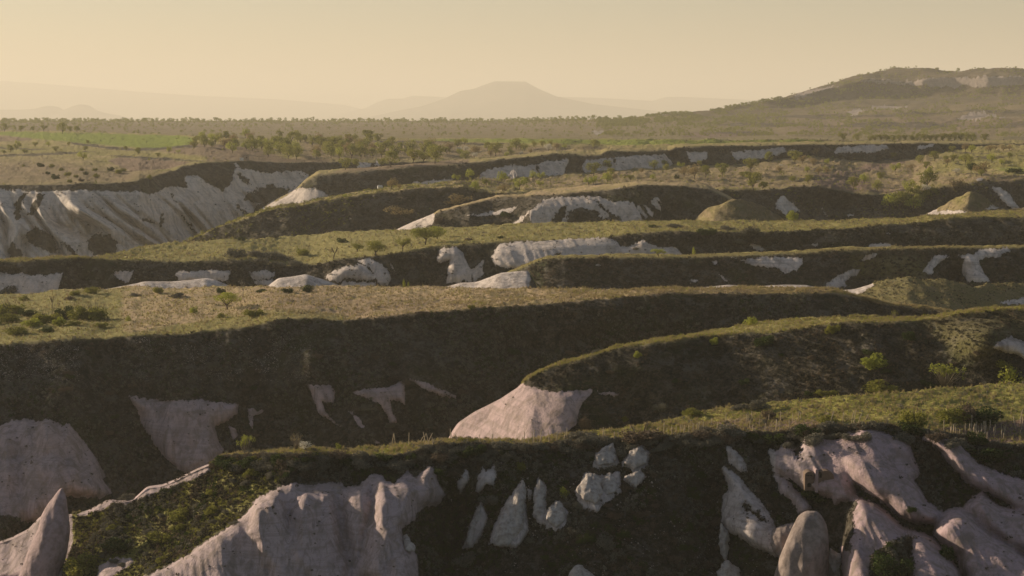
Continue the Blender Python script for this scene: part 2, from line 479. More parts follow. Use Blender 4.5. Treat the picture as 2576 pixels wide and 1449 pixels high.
# near ridge with the vineyard on top and tuff cliffs below
A = Ridge('near_ridge', 'foreground ridge with lit vineyard strip and pinkish tuff cliffs', mA,
  rimD=[(-280, 262), (545, 252), (1300, 250), (2000, 246), (2860, 236)],
  far='-280,1440 0,1362 30,1352 73,1330 100,1300 130,1290 172,1296 218,1286 273,1256 307,1259 337,1254 370,1224 410,1218 443,1204 493,1179 525,1166 547,1143 567,1136 667,1129 833,1133 925,1116 1050,1112 1125,1108 1192,1109 1325,1104 1425,1096 1509,1081 1592,1073 1717,1048 1767,1038 1844,1024 1950,1014 2084,999 2217,989 2284,986 2384,974 2576,963 2860,950',
  rim='-280,1446 0,1368 30,1358 73,1336 100,1306 130,1296 172,1302 218,1292 273,1262 307,1265 337,1260 370,1230 410,1224 443,1210 493,1185 525,1172 560,1150 600,1146 700,1149 859,1150 942,1155 1015,1145 1100,1126 1325,1123 1409,1114 1509,1109 1659,1101 1717,1098 1784,1099 1884,1091 1950,1091 2050,1081 2150,1075 2217,1075 2317,1085 2400,1097 2484,1113 2576,1123 2860,1170',
  lows=[('0,1400 545,1220 1200,1190 1700,1170 2200,1150 2576,1200 2860,1250', 0.85), ('-280,1560 0,1530 545,1400 1300,1380 2860,1400', 0.75), ('-280,1660 2860,1660', 0.6)],
  s_top=lambda x: np.interp(x, [500, 700, 1600, 2100, 2576], [-0.03, -0.03, 0.0, 0.02, 0.04]),
  pink=0.55, back=0.75, backlen=45, ztop=0.5, lush=0.5, jit=5.0, tuss=(0.26, 1.7), blur=6, flute=0.5, grow=4.5, edge=11.0,
  pinkfn=lambda X, Y: 0.75 - 0.6 * ((X > 1130) & (X < 1950)) + 0.25 * (X > 2050),
  tuff=[
   ('700,1229 733,1219 777,1223 859,1219 869,1229 902,1226 932,1199 956,1196 969,1213 989,1223 1016,1196 1026,1186 1046,1213 1059,1196 1076,1176 1089,1179 1096,1209 1116,1243 1102,1266 1059,1273 1039,1306 1006,1329 1016,1366 1044,1396 1049,1449 1049,1700 200,1700 300,1500 377,1449 460,1409 493,1383 567,1336 620,1299 647,1259', 2.6, 60),
   ('200,1296 218,1286 273,1252 307,1254 337,1250 370,1220 410,1214 443,1200 493,1175 522,1164 527,1185 480,1205 430,1225 400,1235 350,1255 330,1262 280,1265 240,1285', 0, 1),
   ('253,1426 283,1409 327,1403 333,1413 300,1433 273,1449 273,1500 240,1500 250,1440', 0.6, 10),
   ('-400,1300 0,1300 130,1230 176,1280 180,1360 165,1400 150,1449 150,1700 -400,1700', 0, 1),
   ('1196,1239 1202,1199 1212,1169 1222,1186 1249,1163 1251,1193 1242,1223 1222,1219 1206,1239', 1.2, 14),
   ('1149,1233 1149,1213 1176,1179 1182,1206 1159,1243', 0.7, 10),
   ('1820,1176 1850,1196 1877,1226 1907,1259 1934,1293 1947,1324 1930,1319 1904,1303 1877,1286 1817,1306 1822,1249 1837,1239 1830,1206', 2.0, 22),
   ('1830,1126 1850,1136 1870,1159 1877,1186 1854,1179 1837,1163', 1.0, 10),
   ('1937,1139 1957,1136 1980,1113 1994,1133 2010,1133 2027,1106 2060,1103 2087,1109 2107,1109 2134,1093 2160,1096 2164,1079 2197,1083 2237,1099 2267,1109 2284,1119 2297,1153 2310,1193 2294,1208 2250,1215 2140,1205 2150,1240 2157,1262 2117,1262 2100,1266 2094,1249 2024,1229 2000,1208 1967,1191 1947,1183', 3.2, 40),
   ('1950,1193 1970,1206 2000,1233 2024,1259 2037,1279 2014,1289 2000,1266 1967,1233', 1.6, 10),
   ('2117,1153 2150,1143 2184,1147 2234,1166 2277,1193 2310,1229 2330,1266 2375,1293 2350,1319 2304,1313 2264,1299 2237,1273 2190,1243 2147,1206', 6.5, 42),
   ('2157,1255 2197,1269 2237,1296 2264,1323 2290,1338 2297,1400 2290,1700 2130,1700 2120,1383 2134,1299', 8.5, 50),
   ('2280,1334 2324,1344 2350,1359 2384,1396 2414,1439 2450,1560 2450,1700 2272,1700 2275,1400', 9.5, 45),
   ('2350,1343 2360,1309 2384,1286 2414,1281 2444,1293 2470,1326 2500,1349 2540,1373 2576,1399 2700,1450 2860,1500 2860,1700 2450,1700 2430,1449 2417,1433 2410,1399 2370,1363', 8.0, 50),
   ('2324,1103 2350,1099 2377,1106 2410,1116 2430,1139 2457,1166 2500,1186 2544,1203 2576,1213 2750,1290 2860,1330 2860,1420 2576,1289 2554,1276 2517,1253 2477,1233 2450,1223 2404,1179 2377,1143 2350,1116', 4.0, 34),
   ('2450,1256 2470,1243 2510,1276 2576,1290 2860,1420 2860,1560 2576,1389 2544,1369 2477,1333 2457,1303 2424,1276', 5.0, 34),
   ('1445,1240 1470,1188 1512,1196 1560,1182 1564,1240 1530,1262 1500,1290 1460,1275', 0.6, 14), ('1226,1372 1250,1310 1276,1255 1318,1200 1330,1340 1300,1380', 0.8, 14), ('1372,1330 1374,1280 1406,1258 1430,1290 1424,1320 1400,1336', 0.5, 10),
   ('1163,1382 1182,1320 1195,1290 1210,1258 1228,1300 1212,1352 1186,1380', 0.5, 10), ('1342,1300 1342,1240 1354,1200 1374,1215 1376,1300 1384,1318 1360,1322', 0.5, 10), ('1490,1172 1494,1140 1545,1108 1558,1168 1520,1178', 0.5, 10), ('1562,1172 1586,1118 1614,1118 1636,1140 1632,1172 1596,1188', 0.5, 10), ('1564,1205 1606,1178 1628,1196 1600,1234', 0.3, 8),
   ('1817,1306 1864,1289 1904,1303 1937,1326 1950,1330 1957,1400 1924,1385 1877,1359 1837,1336', 3.0, 22)],
  holes=['2184,1449 2190,1400 2240,1365 2284,1345 2297,1400 2290,1520 2184,1520', '2120,1260 2157,1262 2150,1300 2138,1390 2110,1370 2095,1320', '2000,1129 2018,1129 2014,1150 2006,1150',
         '1868,1262 1890,1280 1925,1305 1935,1318 1905,1300 1875,1278'],
  pillows=[('960,1205 1010,1200 1050,1230 1020,1290 985,1360 960,1449 900,1449 930,1320', 2.0, 30), ('760,1235 830,1235 850,1300 870,1400 880,1500 800,1500 740,1400 725,1300', 2.4, 36),
           ('640,1262 700,1245 720,1300 760,1400 790,1500 700,1500 660,1400 625,1330', 2.2, 32), ('860,1230 930,1215 930,1300 900,1400 870,1340', 1.8, 26), ('1030,1190 1070,1180 1100,1240 1050,1280 1020,1340 1005,1300', 1.2, 26), ('945,1200 965,1200 985,1260 960,1340 940,1300', 1.2, 16)],
  extra=lambda X, Y: crest_left([1150, 1180, 1229, 1299, 1336, 1409, 1449, 1650], [760, 735, 700, 620, 567, 460, 377, 150], 0.062, 26, 0.016, 6)(X, Y)
        - 5.0 * np.exp(-((X - 1010) / 90) ** 2) * np.clip((Y - 1160) / 200, 0, 1) + 5 * np.exp(-((X - 1120 - (Y - 1240) * 0.1) / 80) ** 2) * np.clip((Y - 1200) / 80, 0, 1)
        - 4 * np.exp(-((X - 1500) / 200) ** 2) * np.clip((Y - 1130) / 200, 0, 1) + 4 * np.exp(-((X - 1790) / 70) ** 2) * np.clip((Y - 1130) / 100, 0, 1),
  facetop=lambda X, Y: 0.75 * np.clip((np.interp(Y, [1150, 1229, 1299, 1336, 1409, 1449], [690, 690, 610, 560, 450, 370]) - X) / 30, 0, 1) * (Y > 1180) * np.clip((X - 170) / 20, 0, 1),
  paints=[('lush', '150,1700 170,1300 540,1150 760,1150 700,1240 600,1320 370,1460 300,1700', 1.0, 30),
          ('green', '590,1122 1000,1108 1330,1100 1330,1124 1100,1126 942,1154 600,1150', 0.5, 6), ('stony', '1440,1110 1560,1095 1650,1110 1640,1250 1540,1330 1440,1290', 0.9, 30), ('stony', '1150,1180 1440,1190 1440,1340 1280,1400 1150,1400', 0.6, 30), ('stony', '1800,1150 1960,1200 2050,1300 1950,1449 1790,1449', 0.7, 20), ('soil', '1740,1064 1990,1052 2060,1058 2060,1080 1880,1090 1730,1097', 0.9, 6), ('soil', '2330,1086 2400,1072 2480,1066 2576,1056 2860,1040 2860,1160 2576,1113 2460,1106 2390,1094', 1.0, 5),
          ('lush', '600,1125 1000,1120 1000,1150 600,1150', 1.0, 6)])

B = Ridge('spur_ridge', 'dark scrub ridge ending in a smooth pink tuff nose', mC,
  rimD=[(-280, 330), (1100, 330), (1300, 326), (1800, 330), (2576, 318), (2860, 310)],
  far='-280,1700 700,1600 1000,1300 1100,1150 1127,1106 1132,1093 1152,1063 1192,1036 1259,1003 1305,973 1325,951 1392,920 1492,888 1552,865 1625,855 1717,841 1801,825 1884,811 1984,803 2117,793 2251,795 2334,795 2427,780 2484,774 2576,771 2860,765',
  rim='-280,1710 700,1610 1000,1310 1100,1160 1127,1116 1132,1103 1152,1072 1192,1044 1259,1010 1305,979 1325,957 1392,926 1492,894 1552,873 1625,866 1717,852 1817,847 1917,839 2050,820 2117,811 2250,809 2334,806 2400,795 2450,786 2576,779 2860,775',
  lows=[('-280,1760 700,1700 1000,1500 1130,1300 1300,1150 1700,1080 2200,1010 2860,990', 0.62), ('-280,1900 1000,1700 1130,1500 1300,1260 1700,1180 2860,1120', 0.45)],
  s_top=0.02, pink=0.9, back=0.7, backlen=45, xr=(900, 2860), lush=0.5, ztop=0.45, dface=0.9,
  tuff=[('1090,1400 1127,1106 1120,1090 1150,1055 1185,1030 1255,996 1305,968 1340,972 1378,985 1400,988 1440,982 1490,980 1492,990 1465,1015 1455,1040 1450,1070 1420,1095 1430,1150 1300,1400', 0, 1),
        ('1500,985 1560,988 1545,996 1502,992', 0, 1), ('2497,876 2517,855 2544,846 2576,860 2650,850 2860,850 2860,950 2650,930 2576,901 2550,891', 1.0, 14)],
  pillows=[('1300,975 1400,975 1470,1000 1440,1080 1400,1200 1250,1200 1180,1100', 2.2, 60)],
  extra=lambda X, Y: crest_left([950, 1000, 1100, 1400], [1330, 1350, 1330, 1300], 0.055, 14)(X, Y) + 5 * np.exp(-((X - 1590) / 90) ** 2) * np.clip((Y - 930) / 90, 0, 1)
        + 0.04 * np.clip(X - 2330, 0, 200) * 0 - 7 * np.exp(-((X - 2480) / 80) ** 2) * np.clip((Y - 800) / 40, 0, 1) * np.clip((930 - Y) / 60, 0, 1),
  paints=[('top', '2300,815 2400,800 2600,785 2860,780 2860,860 2540,850 2460,900 2400,900 2360,850', 0.3, 30), ('pink', '2450,800 2860,800 2860,960 2450,960', 0.3, 10)], stony=0.15)

C = Ridge('field_ridge', 'broad ridge with straw coloured field above a long dark slope', mC,
  rimD=[(-280, 380), (0, 384), (700, 396), (1400, 404), (2100, 408), (2860, 400)],
  far='-280,745 0,741 57,738 110,735 157,730 267,726 333,720 533,720 667,721 859,718 1025,721 1192,725 1359,726 1717,725 1850,721 2050,723 2100,730 2150,746 2217,761 2334,777 2427,786 2576,792 2860,800',
  rim='-280,870 0,866 100,861 183,848 267,850 333,845 433,840 567,831 633,821 700,803 767,801 859,803 1059,790 1192,776 1325,768 1475,755 1625,741 1717,738 1917,738 2084,735 2150,750 2217,766 2334,783 2427,792 2576,798 2860,806',
  lows=[('-280,1080 0,1050 350,1000 900,960 1300,900 1700,850 2860,880', 0.66), ('-280,1330 0,1310 560,1180 900,1130 1200,1100 1700,960 2860,960', 0.95), ('-280,1450 560,1330 900,1250 1200,1200 1700,1040 2860,1040', 0.4)],
  s_top=0.003, pink=0.85, back=0.6, backlen=30, lush=0.08, ztop=0.5, dface=1.3, stony=0.15, tuss=(0.24, 1.8),
  tuff=[('-400,1100 0,1073 33,1056 60,1053 90,1057 120,1056 160,1069 173,1063 207,1103 240,1149 267,1199 257,1203 283,1241 253,1253 217,1253 167,1249 150,1270 120,1300 70,1316 40,1330 0,1420 -400,1420', 4.5, 60),
        ('320,993 353,1003 410,1009 467,1006 500,1004 550,1013 600,1016 597,1039 573,1059 540,1073 547,1099 563,1133 545,1180 483,1200 427,1163 393,1126 360,1073 347,1033', 3.0, 44),
        ('623,1026 667,1033 637,1046 637,1083 627,1066', 0, 1), ('573,1066 593,1079 600,1099 587,1109', 0, 1),
        ('773,969 833,968 843,986 840,1013 810,1006 817,1033 859,1076 800,1039 790,1009', 1.0, 10),
        ('886,986 926,976 976,976 1006,959 1019,966 1019,1023 1006,1009 982,1009 986,1033 1001,1066 982,1066 966,1033 952,1016 902,993', 1.6, 14),
        ('1026,951 1072,961 1112,981 1149,995 1146,1003 1109,995 1060,975', 0.8, 8), ('876,1033 899,1046 919,1076 909,1076', 0, 1), ('932,1093 959,1116 946,1118', 0, 1)],
  holes=['0,1296 40,1300 70,1316 60,1360 0,1380 -100,1380 -100,1300'],
  pillows=[('-200,1180 60,1155 157,1149 200,1166 240,1199 290,1245 240,1262 167,1255 100,1310 -200,1420', 3.0, 40), ('500,1000 560,1010 540,1060 535,1100 560,1140 540,1190 500,1190 470,1100', 1.6, 20)],
  extra=lambda X, Y: 7 * np.exp(-((X - 340 - (Y - 1050) * 0.1) / 90) ** 2) * np.clip((Y - 950) / 100, 0, 1) + 6 * np.exp(-((X - 690) / 90) ** 2) * np.clip((Y - 930) / 120, 0, 1)
        + 3.5 * np.clip((Y - 850) / 80, 0, 1) * noise3(X / 95, Y / 260, 31.0) + 2.0 * np.clip((Y - 830) / 60, 0, 1) * noise3(X / 38, Y / 130, 37.0)
        - 4 * np.exp(-((X - 950) / 120) ** 2) * np.clip((Y - 850) / 100, 0, 1) + 9 * np.exp(-((X - 1500) / 260) ** 2) * np.clip((Y - 780) / 100, 0, 1)
        - 5 * np.exp(-((X - 100) / 170) ** 2) * np.clip((Y - 900) / 100, 0, 1),
  paints=[('lush', '-280,880 -280,800 333,840 700,780 860,790 860,815 500,850', 0.8, 14), ('lush', '-280,735 300,735 300,830 -280,835', 0.9, 30), ('stony', '-280,860 130,870 190,900 130,960 -280,960', 1.0, 30),
          ('stony', '360,880 700,850 760,900 600,950 420,950', 0.6, 40), ('soil', '640,735 900,745 1150,752 1190,772 1000,786 800,798 660,790', 0.35, 30)])

D_ = Ridge('tuff_hump_ridge', 'low line of pale tuff humps with a grassy knoll at right', mC,
  rimD=[(-280, 500), (2860, 490)],
  far='-280,775 0,765 200,745 262,728 280,725 340,714 363,708 430,708 480,704 520,700 540,704 570,716 600,728 640,735 670,722 700,699 740,694 770,689 800,698 850,716 890,730 1100,732 1120,722 1160,711 1200,709 1230,698 1260,686 1330,680 1345,700 1360,735 1650,738 1700,730 1775,722 1830,716 1860,718 1900,720 1980,716 2030,717 2060,724 2100,731 2130,729 2150,727 2190,715 2217,705 2284,698 2384,703 2450,718 2517,714 2576,714 2860,712',
  rim=lambda xs: np.interp(xs, poly('-280,775 0,765 200,745 262,728 280,725 340,714 363,708 430,708 480,704 520,700 540,704 570,716 600,728 640,735 670,722 700,699 740,694 770,689 800,698 850,716 890,730 1100,732 1120,722 1160,711 1200,709 1230,698 1260,686 1330,680 1345,700 1360,735 1650,738 1700,730 1775,722 1830,716 1860,718 1900,720 1980,716 2030,717 2060,724 2100,731 2130,729 2150,727 2190,715 2217,705 2284,698 2384,703 2450,718 2517,714 2576,714 2860,712')[:, 0],
      poly('-280,775 0,765 200,745 262,728 280,725 340,714 363,708 430,708 480,704 520,700 540,704 570,716 600,728 640,735 670,722 700,699 740,694 770,689 800,698 850,716 890,730 1100,732 1120,722 1160,711 1200,709 1230,698 1260,686 1330,680 1345,700 1360,735 1650,738 1700,730 1775,722 1830,716 1860,718 1900,720 1980,716 2030,717 2060,724 2100,731 2130,729 2150,727 2190,715 2217,705 2284,698 2384,703 2450,718 2517,714 2576,714 2860,712')[:, 1]) + 4,
  lows=[(lambda xs: np.interp(xs, [-280, 1350, 2150, 2300, 2860], [770, 770, 765, 800, 800]), 0.30), ('-280,860 2860,860', 0.35)],
  s_top=0.1, back=0.6, backlen=16, lush=0.45, ztop=0.5, dface=1.1, tuss=(0.55, 3.0), dy=2.5,
  tuff=[('-400,790 262,715 340,700 600,690 640,740 680,690 770,680 900,725 900,760 -400,900', 0, 1), ('1090,760 1115,715 1230,690 1260,675 1330,672 1336,700 1320,760', 0, 1), ('1690,745 1775,712 2060,710 2100,722 2190,706 2200,716 2160,740 2140,760 1700,760', 0, 1),
        ('2515,765 2524,759 2564,750 2620,748 2860,740 2860,765 2576,768', 0, 1)],
  paints=[('top', '2150,745 2220,700 2860,700 2860,860 2150,860', 0.55, 20)],
  extra=lambda X, Y: crest_left([680, 720, 800], [1250, 1240, 1200], 0.10, 8, xlo=1100)(X, Y) * (X < 1360) + crest_left([690, 800], [2290, 2270], 0.06, 8, xlo=2100)(X, Y) * (X > 2100) + 0.05 * np.clip(X - 2400, 0, 300))

E = Ridge('rimmed_ridge', 'dark ridge with a thin sunlit rim and white tuff patches', mC,
  rimD=[(-280, 520), (2860, 516)],
  far='-280,760 1180,740 1250,700 1300,672 1339,655 1375,643 1425,640 1525,640 1717,640 1917,633 2117,623 2250,620 2451,617 2576,617 2860,614',
  rim='-280,770 1180,750 1250,710 1300,679 1339,661 1375,650 1425,648 1525,648 1717,648 1917,641 2117,630 2250,626 2451,622 2576,622 2860,620',
  lows=[('-280,800 1180,790 1340,760 1400,740 2860,740', 0.72), ('-280,860 2860,800', 0.4)],
  s_top=0.02, back=0.7, backlen=26, xr=(1080, 2860), lush=0.7, ztop=0.3, dface=1.0,
  tuff=[('1834,648 1874,651 1924,648 2020,646 2020,661 2004,681 1970,685 1957,673 1904,671 1877,661', 0.8, 8), ('1790,655 1804,658 1810,668 1793,667', 0, 1), ('1810,691 1834,708 1832,718 1820,705', 0, 1),
        ('1734,705 1757,701 1758,708 1737,710', 0, 1), ('2070,724 2110,691 2134,683 2170,671 2157,691 2124,708 2134,718 2100,728', 0.8, 8), ('2164,655 2184,638 2207,638 2197,651 2174,655', 0, 1),
        ('2320,685 2344,651 2357,638 2390,643 2364,661 2347,675 2350,693', 1.2, 10), ('2410,643 2434,638 2450,640 2464,626 2550,625 2517,645 2464,651 2464,668 2487,701 2490,711 2434,705 2420,688 2424,661 2427,651', 1.4, 14)],
  extra=lambda X, Y: 8 * np.exp(-((X - 2180) / 80) ** 2) * np.clip((Y - 640) / 60, 0, 1) + 8 * np.exp(-((X - 2400) / 30) ** 2) * np.clip((Y - 650) / 40, 0, 1) + 0.02 * np.clip(1420 - X, 0, 300) * 3,
  paints=[('top', '2140,645 2330,640 2320,700 2150,700', 0.45, 30)], stony=0.1)

F = Ridge('grass_ridge', 'long green grass plateau above broken white tuff outcrops', mF,
  rimD=[(-280, 556), (1200, 562), (2000, 566), (2860, 566)],
  far='-280,660 0,655 20,651 67,646 233,646 283,638 367,618 433,610 567,601 667,598 859,582 992,578 1092,575 1259,566 1359,561 1525,558 1717,553 1950,556 2117,553 2284,548 2384,539 2576,528 2860,520',
  rim='-280,668 0,659 100,652 233,651 367,656 500,657 583,652 640,657 700,668 780,668 859,651 925,643 992,636 1092,623 1192,613 1292,605 1425,600 1525,596 1625,585 1717,581 1950,585 2084,578 2217,568 2317,558 2384,550 2576,545 2860,540',
  lows=[('-280,690 0,685 600,680 859,670 1192,640 1717,600 2860,570', 0.55), ('-280,760 600,755 1192,755 1300,720 1717,670 2860,650', 1.0), ('-280,800 2860,740', 0.4)],
  s_top=0.004, back=0.5, backlen=24, lush=0.65, ztop=0.6, dface=1.4, tuss=(0.34, 2.6),
  tuff=[('-400,700 0,686 60,686 77,693 110,692 160,685 153,705 143,738 138,760 -400,780', 1.8, 24), ('283,688 300,681 337,681 323,711 300,701', 0.5, 8), ('440,688 467,681 583,678 573,705 540,708 450,705', 1.2, 14),
        ('627,685 667,676 693,688 690,698 633,705', 1.6, 12), ('633,708 687,700 690,717 650,717', 0.8, 8), ('820,700 835,680 862,672 902,665 919,671 952,701 926,706 869,701 850,712', 2.4, 14),
        ('899,655 926,650 942,655 976,678 984,698 976,720 952,717 939,681', 1.6, 12), ('860,712 869,708 946,711 949,722 850,724', 1.6, 7), ('982,658 996,683 984,672', 0, 1),
        ('1098,655 1109,625 1149,621 1166,641 1186,681 1188,706 1170,712 1159,681 1132,651 1110,662', 2.2, 16), ('1136,650 1159,671 1174,698 1159,712 1122,712 1126,675', 3.2, 14), ('1187,675 1219,655 1213,670 1219,688 1192,710', 1.0, 8),
        ('1232,645 1256,615 1309,606 1359,606 1425,601 1525,596 1552,605 1560,618 1582,621 1619,603 1659,625 1692,618 1716,636 1718,660 1379,680 1292,676 1246,668', 2.4, 22),
        ('1884,618 1894,613 1917,621 1927,633 1903,630', 0.7, 7), ('2184,618 2190,613 2234,610 2250,622 2184,630', 0.5, 6), ('2217,583 2247,586 2237,589', 0, 1), ('2040,614 2056,612 2060,622', 0, 1)],
  holes=['1395,640 1410,636 1412,646'],
  extra=lambda X, Y: 6 * np.exp(-((X - 740) / 70) ** 2) * np.clip((Y - 640) / 30, 0, 1) + 7 * np.exp(-((X - 1040) / 50) ** 2) * np.clip((Y - 640) / 30, 0, 1) - 6 * np.exp(-((X - 1380) / 120) ** 2) * np.clip((Y - 610) / 60, 0, 1)
        + 5 * np.exp(-((X - 210) / 60) ** 2) * np.clip((Y - 660) / 40, 0, 1) + crest_left([650, 760], [70, 55], 0.12, 6)(X, Y) * np.clip((Y - 670) / 10, 0, 1) + 6 * np.exp(-((X - 1900) / 120) ** 2) * np.clip((Y - 590) / 30, 0, 1),
  paints=[('lush', '560,615 1100,590 1100,625 860,650 600,655', 1.0, 20), ('lush', '200,640 600,615 600,650 240,655', 1.0, 10)], stony=0.1)

G0 = Ridge('small_hills', 'two small rounded scrub hills behind the grass ridge', mF,
  rimD=[(-280, 680), (2860, 676)],
  far='1600,640 1680,600 1750,551 1775,533 1801,518 1827,504 1850,499 1884,505 1924,525 1967,552 2030,600 2150,620 2240,590 2300,552 2320,542 2344,533 2376,518 2404,504 2425,490 2440,484 2456,487 2477,496 2505,518 2540,524 2580,522 2680,530 2860,520',
  rim='1600,645 1680,605 1750,556 1775,538 1801,523 1827,509 1850,504 1884,510 1924,530 1967,557 2030,605 2150,625 2240,595 2300,557 2320,547 2344,538 2376,523 2404,509 2425,495 2440,489 2456,492 2477,501 2505,523 2540,529 2580,527 2680,535 2860,525',
  lows=[('1600,660 1750,600 1960,610 2150,640 2300,600 2860,590', 0.6), ('1600,700 2860,660', 0.4)],
  s_top=0.3, back=0.6, backlen=26, xr=(1600, 2860), lush=0.25, ztop=0.6, dface=1.2, tuss=(0.7, 4.0), dy=2.5,
  tuff=[('2296,556 2347,530 2427,529 2462,536 2470,560 2340,560', 0, 1), ('2474,526 2490,518 2530,521 2500,527', 0, 1)],
  extra=lambda X, Y: crest_left([490, 520, 560], [1860, 1815, 1790], 0.14, 9)(X, Y) * (X < 2030) + crest_left([480, 540, 600], [2445, 2400, 2350], 0.12, 9, xlo=2150)(X, Y) * (X > 2150),
  paints=[('top', '1600,480 2860,480 2860,660 1600,660', 0.35, 10), ('top', '1740,560 1820,500 1850,500 1800,530 1790,570', 0.9, 10), ('top', '2300,545 2400,500 2440,480 2450,500 2420,530', 0.9, 10)])

G2 = Ridge('cliff_spur', 'curving spur with a white scalloped tuff cliff in shade', mF,
  rimD=[(-280, 725), (1100, 712), (1335, 700), (2860, 725)],
  far='900,650 960,600 1002,575 1042,556 1089,538 1105,528 1159,514 1209,503 1252,489 1325,488 1332,481 1380,476 1425,471 1525,463 1609,456 1717,459 1784,468 1830,490 1900,540 2000,600',
  rim='900,655 960,604 1002,579 1042,560 1089,542 1105,532 1159,518 1209,507 1252,494 1325,493 1335,490 1380,489 1425,486 1525,477 1609,464 1717,466 1784,476 1830,498 1900,548 2000,608',
  lows=[('900,660 1002,585 1089,556 1250,540 1400,520 1600,500 1717,500 1830,530 2000,620', 0.5), ('900,700 1300,600 1700,590 2000,640', 1.1), ('900,740 2000,680', 0.4)],
  s_top=0.02, back=0.6, backlen=30, xr=(900, 2000), lush=0.15, ztop=0.3, dface=0.9, dy=2.5,
  tuff=[('985,600 1002,572 1042,552 1089,532 1094,540 1090,560 1069,572 1050,590', 0, 1), ('1169,541 1225,536 1259,528 1305,518 1289,531 1255,541 1192,544', 0.5, 6),
        ('1275,572 1335,528 1359,508 1385,498 1459,494 1502,494 1542,508 1592,508 1605,528 1622,562 1600,575', 1.4, 20),
        ('1597,515 1612,520 1632,548 1622,550', 0, 1), ('1618,512 1628,518 1645,540 1640,548', 0, 1), ('1636,505 1650,499 1662,522 1662,530 1650,525', 0, 1), ('1650,495 1658,496 1668,515', 0, 1), ('1560,470 1545,474 1560,476', 0, 1)],
  holes=['1299,566 1332,534 1334,564', '1392,560 1396,540 1405,535 1409,518 1429,516 1424,544 1414,560', '1425,560 1435,528 1459,524 1502,531 1515,553 1500,560', '1500,500 1530,530 1555,555 1545,556 1520,530 1495,505', '1448,556 1530,545 1545,560', '1538,556 1552,545 1566,556'],
  extra=lambda X, Y: crest_left([490, 505, 528, 560, 600], [1420, 1365, 1333, 1328, 1325], 0.16, 12)(X, Y) * np.clip((X - 1180) / 60, 0, 1) + crest_left([530, 580], [1092, 1090], 0.14, 9)(X, Y) * (X < 1180)
        + 5 * np.exp(-((X - 1700) / 60) ** 2) * np.clip((Y - 490) / 40, 0, 1))

G1 = Ridge('orchard_ridge', 'wide terrace ridge with orchard fields and a long dark front slope', mG,
  rimD=[(-280, 790), (500, 760), (1100, 772), (1700, 780), (2860, 790)],
  far='-280,700 400,640 480,600 500,592 567,560 633,540 700,518 783,506 859,491 942,477 1000,468 1100,458 1200,450 1300,446 1420,430 1500,421 1600,412 1690,405 1750,398 1850,393 1950,386 2100,379 2250,372 2400,366 2576,364 2860,364',
  rim='-280,710 400,650 480,606 500,597 567,565 633,545 700,523 783,512 859,498 942,485 1025,477 1092,473 1159,471 1200,479 1300,489 1500,482 1700,476 1784,478 1850,478 1924,474 2044,466 2100,474 2150,484 2230,488 2300,486 2330,474 2450,457 2517,452 2576,450 2860,445',
  lows=[('-280,720 400,670 500,612 700,580 1100,580 1700,560 2200,560 2860,545', 0.62), ('-280,800 400,720 500,660 1100,640 2860,640', 0.5)],
  s_top=lambda x: np.interp(x, [0, 1200, 1600, 2100, 2576], [0.01, 0.012, 0.02, 0.03, 0.04]), back=0.4, backlen=40, xr=(380, 2860), lush=0.3, ztop=1.1, dface=1.4, dy=2.6, tuss=(0.5, 4.0),
  tuff=[('1952,521 1950,511 1964,491 1994,508 2012,533 1984,534 1977,544', 1.4, 8), ('2069,524 2082,541 2076,540', 0, 1), ('2127,541 2150,538 2135,548', 0, 1), ('2497,473 2510,471 2534,481 2565,521 2544,523 2520,504', 1.2, 8),
        ('860,540 885,550 880,552', 0, 1), ('1080,545 1090,550 1082,552', 0, 1)],
  extra=lambda X, Y: 14 * np.exp(-((X - 2080) / 120) ** 2) * np.clip((Y - 470) / 50, 0, 1) + 8 * np.exp(-((X - 2350) / 60) ** 2) * np.clip((Y - 480) / 50, 0, 1)
        + crest_left([470, 620], [780, 560], 0.03, 12)(X, Y),
  paints=[('soil', '1760,425 1900,430 2060,452 2080,462 1900,470 1720,474 1700,455', 1.0, 6), ('soil', '2050,455 2130,462 2270,462 2280,486 2150,482 2090,468', 0.8, 5), ('soil', '1100,450 1420,440 1700,420 1950,395 2250,380 2400,395 2300,440 2576,445 2576,452 2300,470 1900,470 1450,476 1150,470', 0.45, 20), ('soil', '1450,440 1700,430 1720,455 1500,462 1420,460', 0.45, 10),
          ('soil', '2050,440 2120,430 2200,462 2150,482 2050,466', 0.9, 8), ('lush', '2340,395 2576,385 2576,420 2360,425', 1.0, 12), ('green', '2500,424 2860,424 2860,436 2540,434', 0.7, 4),
          ('soil', '2120,434 2150,424 2170,416 2270,404 2284,410 2200,430 2170,436 2135,444', 0.9, 3), ('stony', '2120,434 2150,424 2170,416 2270,404 2284,410 2200,430 2170,436 2135,444', 1, 3),
          ('top', band('2105,400 2140,402 2200,407 2240,409', 3.0), 0, 2), ('top', band('1905,443 1960,447 2017,453 2060,450 2110,447', 4.8), 0, 2), ('top', band('2215,447 2240,449 2280,451', 4.2), 0, 2), ('top', band('2390,437 2480,440 2600,447', 3.0), 0, 2), ('top', band('1430,470 1500,468 1560,466', 2.8), 0, 2), ('top', band('2130,420 2180,428 2150,440 2110,446', 3.8), 0.2, 2), ('top', band('1990,425 2050,430 2110,428', 2.3), 0.2, 2), ('top', band('2260,380 2340,378 2420,384 2500,386', 2.5), 0.1, 2), ('top', band('2300,395 2400,398 2520,394 2600,392', 2.7), 0.1, 2), ('soil', '2420,455 2576,440 2860,440 2860,450 2576,452', 0.6, 5), ('lush', '2230,375 2500,372 2500,385 2260,392', 0.9, 6)])

